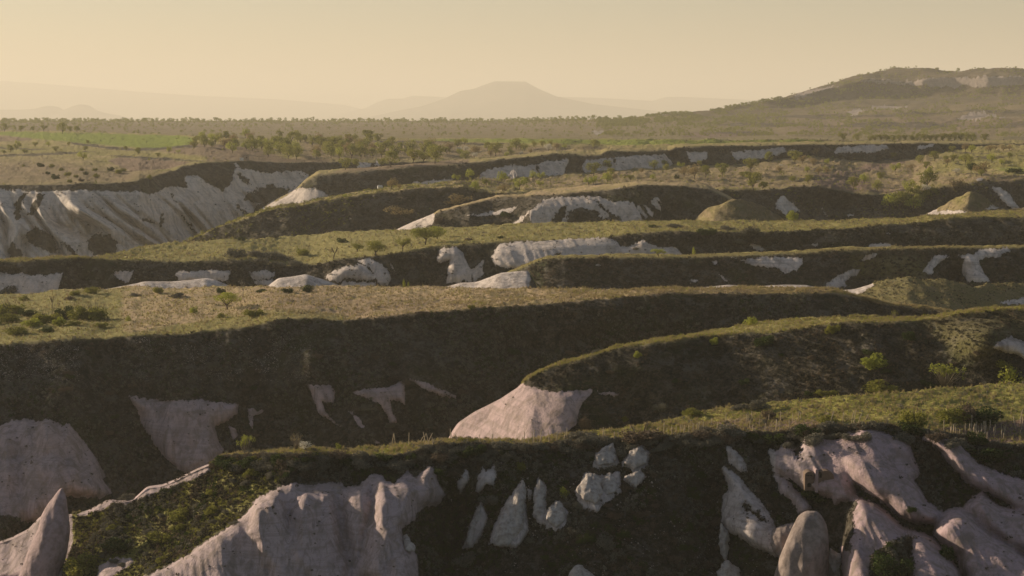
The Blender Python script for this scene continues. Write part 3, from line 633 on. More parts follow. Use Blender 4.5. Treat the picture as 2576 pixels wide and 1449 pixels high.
H = Ridge('terrace_ridge', 'long terrace edge with hanging scrub over a pale cliff band', mG,
  rimD=[(-280, 960), (757, 915), (1259, 925), (1717, 985), (2100, 1020), (2860, 1080)],
  far='-280,720 500,600 560,572 633,540 700,500 740,478 757,462 767,452 800,431 859,426 900,422 955,418 1059,410 1182,401 1300,390 1400,379 1509,375 1600,366 1717,362 1917,357 2117,356 2317,355 2576,353 2860,350',
  rim='-280,730 500,608 560,578 633,545 700,505 740,483 757,467 767,457 800,437 859,434 959,425 1059,417 1182,410 1259,400 1335,394 1392,387 1459,389 1509,390 1525,380 1625,379 1680,379 1695,373 1717,369 1917,365 2117,362 2317,360 2467,362 2576,362 2860,362',
  lows=[('-280,760 500,640 633,575 700,560 800,540 959,500 1182,480 1400,460 1600,440 1717,430 2000,410 2317,400 2860,400', 0.75), ('-280,820 700,640 1182,540 1717,480 2860,450', 0.4)],
  s_top=lambda x: np.interp(x, [0, 1200, 1500], [0.01, 0.015, 0.03]), back=0.3, backlen=60, xr=(440, 2860), lush=0.3, ztop=0.6, dface=1.3, dy=2.5, pink=0.15,
  tuff=[('600,580 633,541 700,501 757,471 790,473 827,491 815,499 780,503 720,530 660,560', 0, 1), ('1202,444 1225,428 1259,418 1342,414 1375,406 1432,399 1422,428 1410,460 1300,480 1185,470', 1.0, 14), ('1019,470 1045,458 1142,448 1132,461 1100,480 1000,480', 0.8, 8),
        ('1465,414 1475,401 1525,398 1559,394 1672,388 1692,412 1690,425 1469,440', 1.0, 12), ('1724,384 1780,381 1780,398 1755,408 1738,405', 0.8, 8), ('1837,384 1884,378 1974,371 1980,383 1900,402 1850,402', 0.8, 8), ('1984,374 2027,379 1990,384', 0, 1),
        ('2104,368 2184,364 2230,364 2237,374 2197,384 2100,384', 0.8, 8), ('2307,366 2350,364 2347,372 2310,374', 0, 1)],
  holes=['1345,418 1352,416 1362,440 1356,442', '1538,398 1544,398 1556,412 1550,413'],
  extra=lambda X, Y: crest_left([450, 480, 540, 600], [800, 770, 660, 560], 0.10, 14)(X, Y) + 6 * np.exp(-((X - 1450) / 18) ** 2) * np.clip((Y - 395) / 15, 0, 1) + 8 * np.exp(-((X - 1700) / 20) ** 2) * np.clip((Y - 375) / 20, 0, 1),
  paints=[('soil', '830,434 900,420 1180,400 1180,412 960,428', 0.7, 5), ('green', '1420,350 1717,353 2050,350 2090,356 1717,366 1500,364', 0.0, 4)])

def w_ribs(X, Y, tf):
    k = np.interp(X, [-200, 150, 400, 700], [0.25, 0.5, 0.95, 0.5])
    c = X - k * (Y - 460) * 1.25
    wv = c / 58 + 0.9 * noise3(c / 80, Y / 90, 4.4)
    r = 1 - np.abs(2 * (wv - np.floor(wv)) - 1) ** 1.4
    amp = 0.5 + 0.8 * (noise3(np.floor(wv) * 7.7, 0.5, Y / 90) + 0.5)
    wv2 = c / 17 + 0.7 * noise3(c / 50, Y / 70, 14.4)
    r2 = 1 - np.abs(2 * (wv2 - np.floor(wv2)) - 1) ** 1.5
    env = np.clip((Y - 470) / 60, 0, 1) * np.clip((820 - X) / 80, 0, 1)
    fan = np.exp(-((X - 470) / 60) ** 2) * np.clip((Y - 430) / 80, 0, 1)
    return env * (14.0 * r * amp + 2.2 * r2 * (1 - 0.4 * r)) + 8 * fan * 1.5

W = Ridge('cliff_plateau', 'high farmland plateau ending in a tall ribbed white tuff cliff', mG,
  rimD=[(-280, 880), (200, 880), (350, 905), (467, 985), (700, 1040), (860, 1060), (1300, 1130), (1717, 1200), (2860, 1300)],
  far='-280,328 0,328 233,332 467,340 600,346 859,349 1142,348 1500,349 1717,351 2050,352 2300,353 2576,353 2860,352',
  rim='-280,468 0,466 200,463 317,459 350,452 400,440 433,430 467,416 507,409 593,405 693,407 830,408 955,408 1182,405 1259,398 1340,391 1400,384 1509,386 1600,375 1717,367 1917,362 2317,359 2860,358',
  lows=[('-280,486 0,484 317,484 433,470 480,450 593,430 700,430 830,425 955,425 1182,420 2860,400', 0.5), ('-280,700 0,690 200,680 400,660 500,630 600,580 700,530 830,480 2860,440', 1.05), ('-280,800 500,720 830,560 2860,500', 0.4)],
  s_top=lambda x: np.interp(x, [0, 400, 900, 1400, 2000], [0.025, 0.03, 0.03, 0.06, 0.10]), back=0.05, backlen=30, lush=0.35, ztop=0.9, dface=1.6, dy=2.6,
  ribs=w_ribs,
  tuff=[('-400,478 0,476 67,479 117,482 200,478 267,481 347,481 377,491 410,474 433,468 473,474 463,444 477,438 500,443 533,468 560,481 587,454 590,424 617,424 667,434 717,431 750,428 777,438 777,450 755,470 740,500 700,560 500,700 -400,760', 0, 1),
        ('583,405 593,407 603,420 598,421', 0, 1), ('895,418 905,408 925,408 935,414 930,422 900,424', 0, 1), ('940,416 948,405 960,407 958,420', 0, 1)],
  holes=['37,514 67,484 57,514 50,551 40,551', '77,521 97,488 117,486 100,514 80,541 67,538', '63,591 90,571 133,594 147,638 127,634 100,625 75,610', '217,608 233,591 277,588 297,611 297,640 260,648 233,640',
         '637,481 655,470 680,458 700,474 740,474 700,494 643,534 630,541 640,520 660,511 613,504 623,484', '597,438 627,451 628,464 608,458', '590,508 627,538 618,540 598,522', '20,621 33,611 50,628 60,645 23,649', '420,482 440,510 445,512 425,480',
         '405,545 412,530 414,560 404,572', '455,540 470,555 485,570 498,588 492,590 475,570 465,558', '355,548 375,552 390,565 370,560', '155,610 180,620 200,645 185,645'],
  paints=[('green', '-280,334 0,331 233,335 467,342 500,349 473,366 383,375 317,369 167,357 0,339 -280,340', 1.0, 2.5), ('green', '1020,351 1142,350 1292,350 1717,352 2050,352 2090,359 1900,363 1717,368 1500,363 1325,360 1100,356', 0.85, 3),
          ('top', band('-200,394 0,391 100,389 170,385 240,382', 2.5), 0.1, 2), ('top', band('170,357 187,361 260,370 333,377 400,374 467,368 520,370', 3.0), 0, 2), ('top', band('270,392 330,395 420,401 520,405', 2.8), 0, 2), ('top', band('200,328 217,329 400,334 567,343 640,348', 2.3), 0, 2), ('top', band('1140,361 1200,362 1290,362', 2.3), 0, 2), ('top', band('760,352 900,354 1000,357 1150,358', 2.5), 0.1, 2), ('top', band('1180,385 1220,380 1300,379', 2.3), 0.2, 2), ('top', band('-100,375 0,372 80,376 150,374', 1.9), 0.2, 2), ('soil', '-280,405 100,400 330,425 420,445 320,462 -280,470', 0.55, 30), ('soil', '520,385 700,398 830,400 830,410 700,408 520,406', 0.7, 6), ('soil', '-280,345 0,341 80,345 80,353 0,356 -280,358', 0.7, 4), ('soil', '380,378 500,360 640,372 720,398 640,402 500,392', 0.7, 6), ('soil', '270,404 300,396 430,402 480,408 430,424 330,432 300,420', 0.8, 4),
          ('lush', '-280,350 300,380 520,396 520,402 270,388 -280,374', 0.8, 5), ('soil', '760,350 1180,352 1180,400 760,404', 0.5, 12), ('lush', '470,395 640,400 640,404 480,402', 1.0, 3), ('soil', '1180,368 1720,370 1720,385 1180,398', 0.5, 8)])

# the plain with the long hill on its right
def hill_far(xs):
    return np.interp(xs, *poly('-280,304 0,303 500,304 859,304 1200,304 1500,299 1620,295 1717,285 1817,272 1934,254 2000,235 2050,222 2094,210 2140,197 2184,187 2225,175 2251,170 2317,173 2451,178 2576,179 2860,185').T)
X_ = Ridge('plain', 'hazy plain rising at right to a long flat hill with a cliff band', mX,
  rimD=[(-280, 1800), (2860, 1750)],
  far=hill_far, rim='-280,345 0,344 600,352 2000,358 2860,360',
  mids=[(lambda xs: np.interp(xs, *poly('-280,322 1200,322 1700,318 2000,315 2860,312').T), lambda x: np.interp(x, [0, 1300, 2000, 2576], [.009, .009, .02, .03])),
        (lambda xs: np.interp(xs, *poly('-280,310 1200,310 1500,307 1717,300 1900,280 2100,258 2300,245 2576,238 2860,230').T), lambda x: np.interp(x, [0, 1300, 1900, 2576], [.006, .006, .045, .06])),
        (lambda xs: np.interp(xs, *poly('-280,308 1200,308 1500,303 1717,292 1900,265 2040,240 2150,226 2215,222 2320,240 2400,215 2480,225 2576,212 2860,215').T), lambda x: np.interp(x, [0, 1300, 1900, 2150, 2576], [.006, .006, .10, .45, .5])),
        (lambda xs: np.minimum(np.interp(xs, *poly('-280,306 1200,306 1500,301 1717,288 1900,259 2050,232 2180,198 2240,196 2400,194 2576,192 2860,195').T), 1e9), lambda x: np.interp(x, [0, 1300, 1900, 2100, 2200, 2576], [.006, .006, .12, .6, 2.0, 2.0]))],
  lows=[('-280,380 2860,400', 0.02)], s_top=lambda x: np.interp(x, [0, 1300, 1900, 2576], [.006, .006, .12, .16]), back=0.15, backlen=500, lush=0.35, ztop=0, dy=2.0, dx=3,
  tuff=[('2150,205 2200,197 2251,196 2400,194 2600,192 2860,194 2860,215 2576,212 2480,222 2430,212 2400,220 2350,222 2330,214 2280,204 2200,208', 0, 1), ('1990,240 2030,228 2094,217 2110,218 2060,232 2010,246', 0, 1),
        ('2190,270 2250,262 2290,264 2260,272 2200,276', 0, 1), ('2120,285 2160,275 2190,278 2150,290', 0, 1), ('2400,292 2460,285 2576,290 2860,290 2860,300 2576,300 2420,300', 0, 1), ('1488,334 1495,330 1512,329 1520,333 1505,341', 0, 1), ('1950,345 1980,342 1985,345', 0, 1)],
  paints=[('top', '1690,290 1934,254 2094,205 2251,160 2860,160 2860,262 2300,262 2000,285 1800,305', 0.5, 20), ('top', band('1750,318 1900,312 2100,318 2300,312 2500,318 2700,316', 4.8), 0.2, 3), ('top', band('1850,300 2000,292 2200,296 2400,280 2700,284', 3.8), 0.2, 3), ('top', band('1720,335 1860,334 1960,338', 3.8), 0.2, 3), ('soil', '-280,300 2860,240 2860,345 -280,345', 0.35, 40), ('soil', '1900,255 2251,165 2860,165 2860,300 1900,300', 0.45, 30), ('soil', '1930,300 2300,290 2576,300 2576,330 2000,340', 0.6, 20), ('lush', '1500,300 1900,270 2200,240 2600,230 2600,280 2000,310 1600,330', 0.8, 20), ('soil', '1717,336 1900,330 2000,334 1800,345 1717,345', 0.8, 5)], stony=0.4, pinkfn=lambda X, Y: 0.35 * (X > 1700) + 0 * Y)
# uneven ground on the hill: real relief added after the fact
def roughen(Rg, amp, scale, cond):
    me = Rg.obj.data
    n = len(me.vertices)
    co = np.empty(n * 3, np.float32); me.vertices.foreach_get('co', co); co = co.reshape(-1, 3)
    w = cond(co)
    r = fbm(co[:, 0] / scale, co[:, 1] / scale, 5.0, 5, 0.55)
    co[:, 2] += w * amp * r
    me.vertices.foreach_set('co', co.ravel()); me.update()
    nr = len(Rg.pts); nc = len(Rg.xs)
    Rg.pts = co.reshape(-1, nc, 3)[-nr:].astype(float)
    Rg.qx, Rg.qy = project(Rg.pts)
roughen(X_, 7.0, 130.0, lambda c: np.clip((c[:, 0] - 150) / 400, 0, 1) * np.clip((c[:, 1] - 1500) / 300, 0, 1))
roughen(X_, 1.2, 60.0, lambda c: np.clip((900 - c[:, 0]) / 400, 0, 1))

# far mountains, each a broad body standing on the plain
def mountain(name, label, dist, prof, depth, base=-40.0, dx=6, col=None):
    pl = poly(prof)
    xs = np.arange(pl[0, 0], pl[-1, 0] + 1, dx)
    ys = np.interp(xs, pl[:, 0], pl[:, 1])
    top = P(xs, ys, dist)
    rows = []
    for k, t in enumerate(np.linspace(-1, 1, 29)):
        p = top.copy()
        h = top[:, 2] - base
        f = 1 - abs(t) ** 0.8
        if abs(t) < 0.12: f = 1.0
        yy = dist + t * depth
        p[:, 0] = top[:, 0] * (1 + 0.0 * t)
        p[:, 1] = yy
        rdg = fbm(p[:, 0] / (depth * 0.22), np.full(len(xs), yy) / (depth * 0.5), 7.0, 4)
        p[:, 2] = base + h * np.clip(f * (1 + (0.25 * rdg if abs(t) >= 0.12 else 0) * (1 - f)), 0, 1)
        rows.append(p)
    pts = np.array(rows)
    nr, nc = pts.shape[:2]
    idx = np.arange(nr * nc).reshape(nr, nc)
    f = np.stack([idx[:-1, :-1], idx[:-1, 1:], idx[1:, 1:], idx[1:, :-1]], -1).reshape(-1, 4)
    o = link(name, mesh_from(name, pts.reshape(-1, 3), f, col))
    tag(o, label, None, None, 'structure')
    return o
mm, mnt, mb_ = new_mat('mountain_rock')
_co = mnt.nodes.new('ShaderNodeTexCoord').outputs['Object']
mnt.links.new(mix(mnt, ramp(mnt, noise(mnt, _co, 0.004, 5, 0.6), 0.4, 0.65), (0.13, 0.11, 0.075), (0.08, 0.085, 0.05)), mb_.inputs['Base Color'])
mountain('table_mountain', 'flat topped mountain on the horizon', 21000, '860,303 932,294 975,285 1010,277 1059,268 1090,258 1119,248 1140,238 1159,229 1192,224 1215,215 1245,205 1322,206 1340,216 1359,226 1399,243 1492,262 1700,285 1900,303', 2200, col=mm)
mountain('far_range', 'faint range of tablelands behind the flat topped mountain', 28000, '820,300 859,286 925,271 950,258 975,249 1015,248 1039,241 1090,243 1119,245 1300,250 1399,244 1492,246 1642,254 1675,244 1717,244 1800,248 1917,253 2050,262 2250,270 2500,290 2700,303', 2800, col=mm)
mountain('volcano_flank', 'very faint long mountain slope fading out at left', 32000, '-500,190 0,203 100,210 200,218 350,231 500,241 700,250 859,263 950,285 1000,304', 4500, col=mm)
mountain('cone_hills', 'pair of small conical hills on the left horizon', 21000, '-300,290 -100,284 0,276 50,276 90,274 110,269 127,266 145,270 160,279 187,267 207,262 222,266 240,278 260,284 300,291 345,303', 1300, col=mm)

# lowest ground under everything
gm, gnt, gb = new_mat('valley_ground')
_co = gnt.nodes.new('ShaderNodeTexCoord').outputs['Object']
gnt.links.new(mix(gnt, noise(gnt, _co, 0.05, 5), (0.05, 0.05, 0.025), (0.10, 0.085, 0.06)), gb.inputs['Base Color'])
g = link('ground', mesh_from('ground', [(-29000, -300, -92), (29000, -300, -92), (29000, 58000, -92), (-29000, 58000, -92)], [(0, 1, 2, 3)], gm, False))
tag(g, 'low ground under the ridges', None, None, 'structure')

# air
hz = link('haze', mesh_from('haze', [(x, y, z) for z in (-94, 700.0) for y in (-350, 60000) for x in (-30000, 30000)],
     [(0, 2, 3, 1), (4, 5, 7, 6), (0, 1, 5, 4), (2, 6, 7, 3), (0, 4, 6, 2), (1, 3, 7, 5)], None, False))
hm = bpy.data.materials.new('haze_air'); hm.use_nodes = True
hn = hm.node_tree.nodes
for n_ in list(hn):
    if n_.type == 'BSDF_PRINCIPLED': hn.remove(n_)
pv = hn.new('ShaderNodeVolumePrincipled')
pv.inputs['Color'].default_value = (*HAZE_COLOR, 1)
pv.inputs['Density'].default_value = HAZE_DENSITY
pv.inputs['Anisotropy'].default_value = HAZE_ANISO
hm.node_tree.links.new(pv.outputs[0], hn['Material Output'].inputs['Volume'])
hz.data.materials.append(hm)
tag(hz, 'warm evening haze', None, None, 'stuff')

# ------------------------------------------------------------------ vegetation prototypes
def leaf_material(name, c1, c2, trans=0.35, twig=False):
    m, nt, b = new_mat(name)
    oi = nt.nodes.new('ShaderNodeObjectInfo').outputs['Random']
    co = nt.nodes.new('ShaderNodeTexCoord').outputs['Object']
    ge = nt.nodes.new('ShaderNodeNewGeometry')
    f = mth(nt, 'ADD', mth(nt, 'MULTIPLY', oi, 0.5), mth(nt, 'MULTIPLY', ge.outputs['Random Per Island'], 0.5))
    c = mix(nt, f, c1, c2)
    nt.links.new(c, b.inputs['Base Color'])
    tr = nt.nodes.new('ShaderNodeBsdfTranslucent')
    nt.links.new(c, tr.inputs[0])
    ms = nt.nodes.new('ShaderNodeMixShader')
    ms.inputs[0].default_value = trans
    nt.links.new(b.outputs[0], ms.inputs[1]); nt.links.new(tr.outputs[0], ms.inputs[2])
    nt.links.new(ms.outputs[0], nt.nodes['Material Output'].inputs[0])
    return m


def plain_material(name, c1, c2, scale=3.0, bump=0.3):
    m, nt, b = new_mat(name)
    co = nt.nodes.new('ShaderNodeTexCoord').outputs['Object']
    n = noise(nt, co, scale, 5, 0.65)
    nt.links.new(mix(nt, ramp(nt, n, 0.35, 0.68), c1, c2), b.inputs['Base Color'])
    bp = nd(nt, 'ShaderNodeBump', vals={'Strength': bump, 'Distance': 0.3})
    nt.links.new(n, bp.inputs['Height']); nt.links.new(bp.outputs[0], b.inputs['Normal'])
    return m


M = dict(
    orchard=leaf_material('orchard_leaves', (0.20, 0.21, 0.045), (0.34, 0.32, 0.08)),
    rust=leaf_material('reddish_leaves', (0.24, 0.18, 0.08), (0.34, 0.26, 0.12)),
    dark=leaf_material('dark_leaves', (0.035, 0.055, 0.012), (0.075, 0.10, 0.02), 0.2),
    green=leaf_material('green_leaves', (0.165, 0.17, 0.034), (0.31, 0.29, 0.06)),
    yellow=leaf_material('spring_leaves', (0.30, 0.32, 0.05), (0.42, 0.42, 0.08)),
    sage=leaf_material('grey_scrub_leaves', (0.13, 0.12, 0.085), (0.25, 0.225, 0.165), 0.15),
    brown=leaf_material('dry_scrub_leaves', (0.11, 0.08, 0.055), (0.21, 0.155, 0.10), 0.15),
    blossom=leaf_material('blossom_petals', (0.50, 0.46, 0.38), (0.62, 0.58, 0.48), 0.3),
    straw=leaf_material('dry_grass_blades', (0.44, 0.33, 0.19), (0.30, 0.26, 0.10), 0.3),
    fresh=leaf_material('fresh_grass_blades', (0.26, 0.27, 0.05), (0.44, 0.40, 0.10), 0.3),
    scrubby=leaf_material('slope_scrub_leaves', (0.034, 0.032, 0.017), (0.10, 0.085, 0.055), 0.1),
    bark=plain_material('bark', (0.075, 0.055, 0.04), (0.13, 0.10, 0.075)),
    palebark=plain_material('pale_bark', (0.20, 0.16, 0.12), (0.30, 0.25, 0.19)),
)


def leaves(n, clumps, size, seed, flat=1.0):
    """n separate leaf shaped faces spread through ellipsoid clumps (x, y, z, rx, ry, rz)"""
    rg = np.random.RandomState(seed)
    cl = np.array(clumps, float)
    wts = cl[:, 3] * cl[:, 4] * cl[:, 5]
    wts = wts ** 0.75
    k = rg.choice(len(cl), n, p=wts / wts.sum())
    d = rg.normal(size=(n, 3)); d /= np.linalg.norm(d, axis=1)[:, None]
    r = rg.uniform(0.35, 1.08, n) ** 0.6
    c = cl[k, :3] + d * r[:, None] * cl[k, 3:]
    a = rg.normal(size=(n, 3)); a /= np.linalg.norm(a, axis=1)[:, None]
    b = np.cross(a, rg.normal(size=(n, 3))); b /= np.linalg.norm(b, axis=1)[:, None]
    s = size * rg.uniform(0.6, 1.4, n)[:, None]
    v = np.stack([c - a * s, c - b * s * 0.55, c + a * s, c + b * s * 0.55], 1).reshape(-1, 3)
    f = np.arange(4 * n).reshape(n, 4)
    return v, f


def tube(points, radii, sides=6):
    pts = [Vector(p) for p in points]
    V, F = [], []
    for i, p in enumerate(pts):
        t = (pts[min(i + 1, len(pts) - 1)] - pts[max(i - 1, 0)]).normalized()
        u = t.orthogonal().normalized(); w = t.cross(u)
        for s in range(sides):
            a = 2 * math.pi * s / sides
            V.append(p + (u * math.cos(a) + w * math.sin(a)) * radii[i])
        if i:
            for s in range(sides):
                a, b = (i - 1) * sides + s, (i - 1) * sides + (s + 1) % sides
                F.append((a, b, b + sides, a + sides))
    F.append(tuple(range(sides))[::-1][:4]) if sides == 4 else None
    return [tuple(v) for v in V], [f for f in F if f]


def join(parts):
    V, F, o = [], [], 0
    for v, f in parts:
        V.append(np.array(v, float)); F.append(np.array(f) + o); o += len(v)
    return np.concatenate(V), np.concatenate(F)


def limbs(seed, h0, h1, spread, n=5, r=0.03, lean=0.0):
    rg = random.Random(seed)
    parts = [tube([(0, 0, -0.06), (lean * .3, 0, h0 * .5), (lean, 0.01, h0)], [r * 1.25, r, r * 0.85])]
    for k in range(n):
        a = 2 * math.pi * k / n + rg.uniform(-.5, .5)
        e = spread * rg.uniform(.6, 1)
        z = h1 * rg.uniform(.8, 1.0)
        mid = (lean + math.cos(a) * e * .5, math.sin(a) * e * .5, h0 + (z - h0) * .45)
        parts.append(tube([(lean, 0, h0 * .93), mid, (lean + math.cos(a) * e, math.sin(a) * e, z)], [r * .6, r * .4, r * .12]))
        for q in range(2):
            b = a + rg.uniform(-1, 1)
            parts.append(tube([mid, (mid[0] + math.cos(b) * e * .45, mid[1] + math.sin(b) * e * .45, mid[2] + rg.uniform(.12, .3))], [r * .28, r * .08], 4))
    return join([(v, [f if len(f) == 4 else f for f in fs]) for v, fs in parts])


def crown_clumps(seed, n, rx, rz, zc, cr):
    rg = random.Random(seed)
    out = []
    for k in range(n):
        a = rg.uniform(0, 2 * math.pi); rr = math.sqrt(rg.random()) * rx
        z = zc + rg.uniform(-1, 1) * rz * (1 - 0.5 * (rr / rx) ** 2)
        s = cr * rg.uniform(.65, 1.25)
        out.append((math.cos(a) * rr, math.sin(a) * rr, z, s * 1.2, s * 1.2, s * .85))
    return out


PROTO = {}
def tree_proto(key, seed, mat, nleaf=900, rx=.34, rz=.28, zc=.58, cr=.19, ncl=16, size=.040, h0=.22, bark='bark', r=.028, lean=.03):
    cv, cf = leaves(nleaf, crown_clumps(seed, ncl, rx, rz, zc, cr), size, seed)
    tv, tf_ = limbs(seed, h0, zc + rz * .5, rx * .8, 6, r, lean)
    PROTO[key] = [('crown', mesh_from('crown', cv, cf, M[mat], False)), ('trunk', mesh_from('trunk', tv, tf_, M[bark]))]

for i in range(4):
    tree_proto('tree%d' % i, 20 + i, 'orchard', rx=.38 + .05 * (i % 2), cr=.15 + .02 * (i % 3))
tree_proto('rust0', 31, 'rust', 650)
tree_proto('rust1', 32, 'rust', 560, rx=.40)
tree_proto('lime0', 33, 'yellow', 700, rx=.38)
tree_proto('green0', 34, 'green', 900, rx=.38, cr=.20)
tree_proto('blossom0', 35, 'blossom', 600, rx=.34)
tree_proto('mid0', 41, 'orchard', 2600, .46, .24, .66, .17, 20, .028, .30)
tree_proto('mid1', 42, 'orchard', 1700, .40, .24, .64, .15, 17, .028, .30)
tree_proto('mid2', 43, 'green', 1800, .40, .26, .60, .18, 16, .030, .22)
tree_proto('mid3', 44, 'yellow', 1700, .46, .24, .62, .17, 15, .028, .26)
tree_proto('bare0', 51, 'rust', 130, .34, .22, .66, .15, 9, .018, .36, r=.030, lean=-.07)
tree_proto('bare1', 52, 'blossom', 60, .22, .30, .62, .13, 9, .012, .40, 'palebark', .020)


def bush_proto(key, seed, mat, n=700, ncl=9, size=.05, rx=.40, h=.8, twigs=10, spiky=0.0):
    """unit bush: about 1 wide and 1 high, its foliage resting on the ground"""
    rg = random.Random(seed)
    cl = []
    for k in range(ncl):
        a = rg.uniform(0, 6.28); rr = math.sqrt(rg.random()) * rx
        s = rg.uniform(.12, .24)
        z = rg.uniform(.12, h - s) * (1 - .45 * rr / rx)
        cl.append((math.cos(a) * rr, math.sin(a) * rr, max(z, s * .6), s, s, s * (1 + spiky)))
    cl.append((0, 0, .22, rx * .9, rx * .9, .24))
    v, f = leaves(n, cl, size, seed)
    parts = [(v, f)]
    tw = []
    for k in range(twigs):
        a = rg.uniform(0, 6.28); e = rg.uniform(.1, .42)
        tw.append(tube([(0.04 * math.cos(a), 0.04 * math.sin(a), -.05), (math.cos(a) * e * .6, math.sin(a) * e * .6, .5), (math.cos(a) * e, math.sin(a) * e, rg.uniform(.75, 1.05))], [.012, .008, .003], 4))
    st = join(tw) if tw else None
    PROTO[key] = [('foliage', mesh_from('foliage', v, f, M[mat], False))] + ([('stems', mesh_from('stems', st[0], st[1], M['bark']))] if st else [])

for i in range(3):
    bush_proto('sage%d' % i, 60 + i, 'sage', 1700, 13, .040, .42, .85, 0)
for i in range(2):
    bush_proto('darkb%d' % i, 64 + i, 'dark', 1900, 13, .042, .40, .95, 0)
    bush_proto('greenb%d' % i, 66 + i, 'green', 1700, 12, .042, .40, .95, 6)
    bush_proto('brownb%d' % i, 68 + i, 'brown', 1400, 11, .042, .42, .9, 8)
bush_proto('yellowb0', 70, 'yellow', 1400, 11, .042, .40, .95, 8)
bush_proto('yellowb1', 71, 'yellow', 500, 9, .05, .34, 1.0, 6, .6)
def twiggy(key, seed, mat, n=30, leafn=420):
    rg = random.Random(seed); tw = []; cl = []
    for k in range(n):
        a = rg.uniform(0, 6.28); e = rg.uniform(.05, .48) ; z = rg.uniform(.6, 1.05) * (1 - .3 * e)
        tw.append(tube([(0, 0, -.05), (math.cos(a) * e * .55, math.sin(a) * e * .55, z * .55), (math.cos(a) * e, math.sin(a) * e, z)], [.012, .008, .003], 4))
        cl.append((math.cos(a) * e * .9, math.sin(a) * e * .9, z * .86, .05, .05, .13))
    st = join(tw)
    v, f = leaves(leafn, cl, .026, seed)
    PROTO[key] = [('foliage', mesh_from('foliage', v, f, M[mat], False)), ('stems', mesh_from('stems', st[0], st[1], M['palebark']))]
twiggy('twig0', 80, 'yellow', 36, 700)
twiggy('twig1', 81, 'straw', 40, 160)
twiggy('twig2', 82, 'green', 30, 500)


def place(proto, name, loc, h, w, rz, label, cat, group=None, sink=0.04):
    e = bpy.data.objects.new(name, None)
    COL.objects.link(e)
    e.empty_display_size = 0.2
    e.location = (loc[0], loc[1], loc[2] - sink * h)
    e.rotation_euler = (0, 0, rz)
    e.scale = (w, w, h)
    for nm, me in PROTO[proto]:
        link(nm, me, e)
    tag(e, label, cat, group)
    return e


def put(Rg, key, x, y, h, w=None, label=None, cat='bush', group=None, name=None, sink=0.04):
    """plant something whose foot is seen at x, y on landform Rg, h and w in picture units"""
    p, u, _, _ = Rg.at(x, y)
    w = w if w else h
    if cat == 'bush': w, h = w * 1.1, h * 1.12
    nm = name or ('tree' if cat == 'tree' else 'shrub')
    return place(key, nm, p, h * u, w * u, random.uniform(0, 6.28), label, cat, group, sink)


def near_obj(Rg, items, group=None):
    for (key, x, y, h, w, cat, label) in items:
        put(Rg, key, x, y, h, w, label, cat, group)


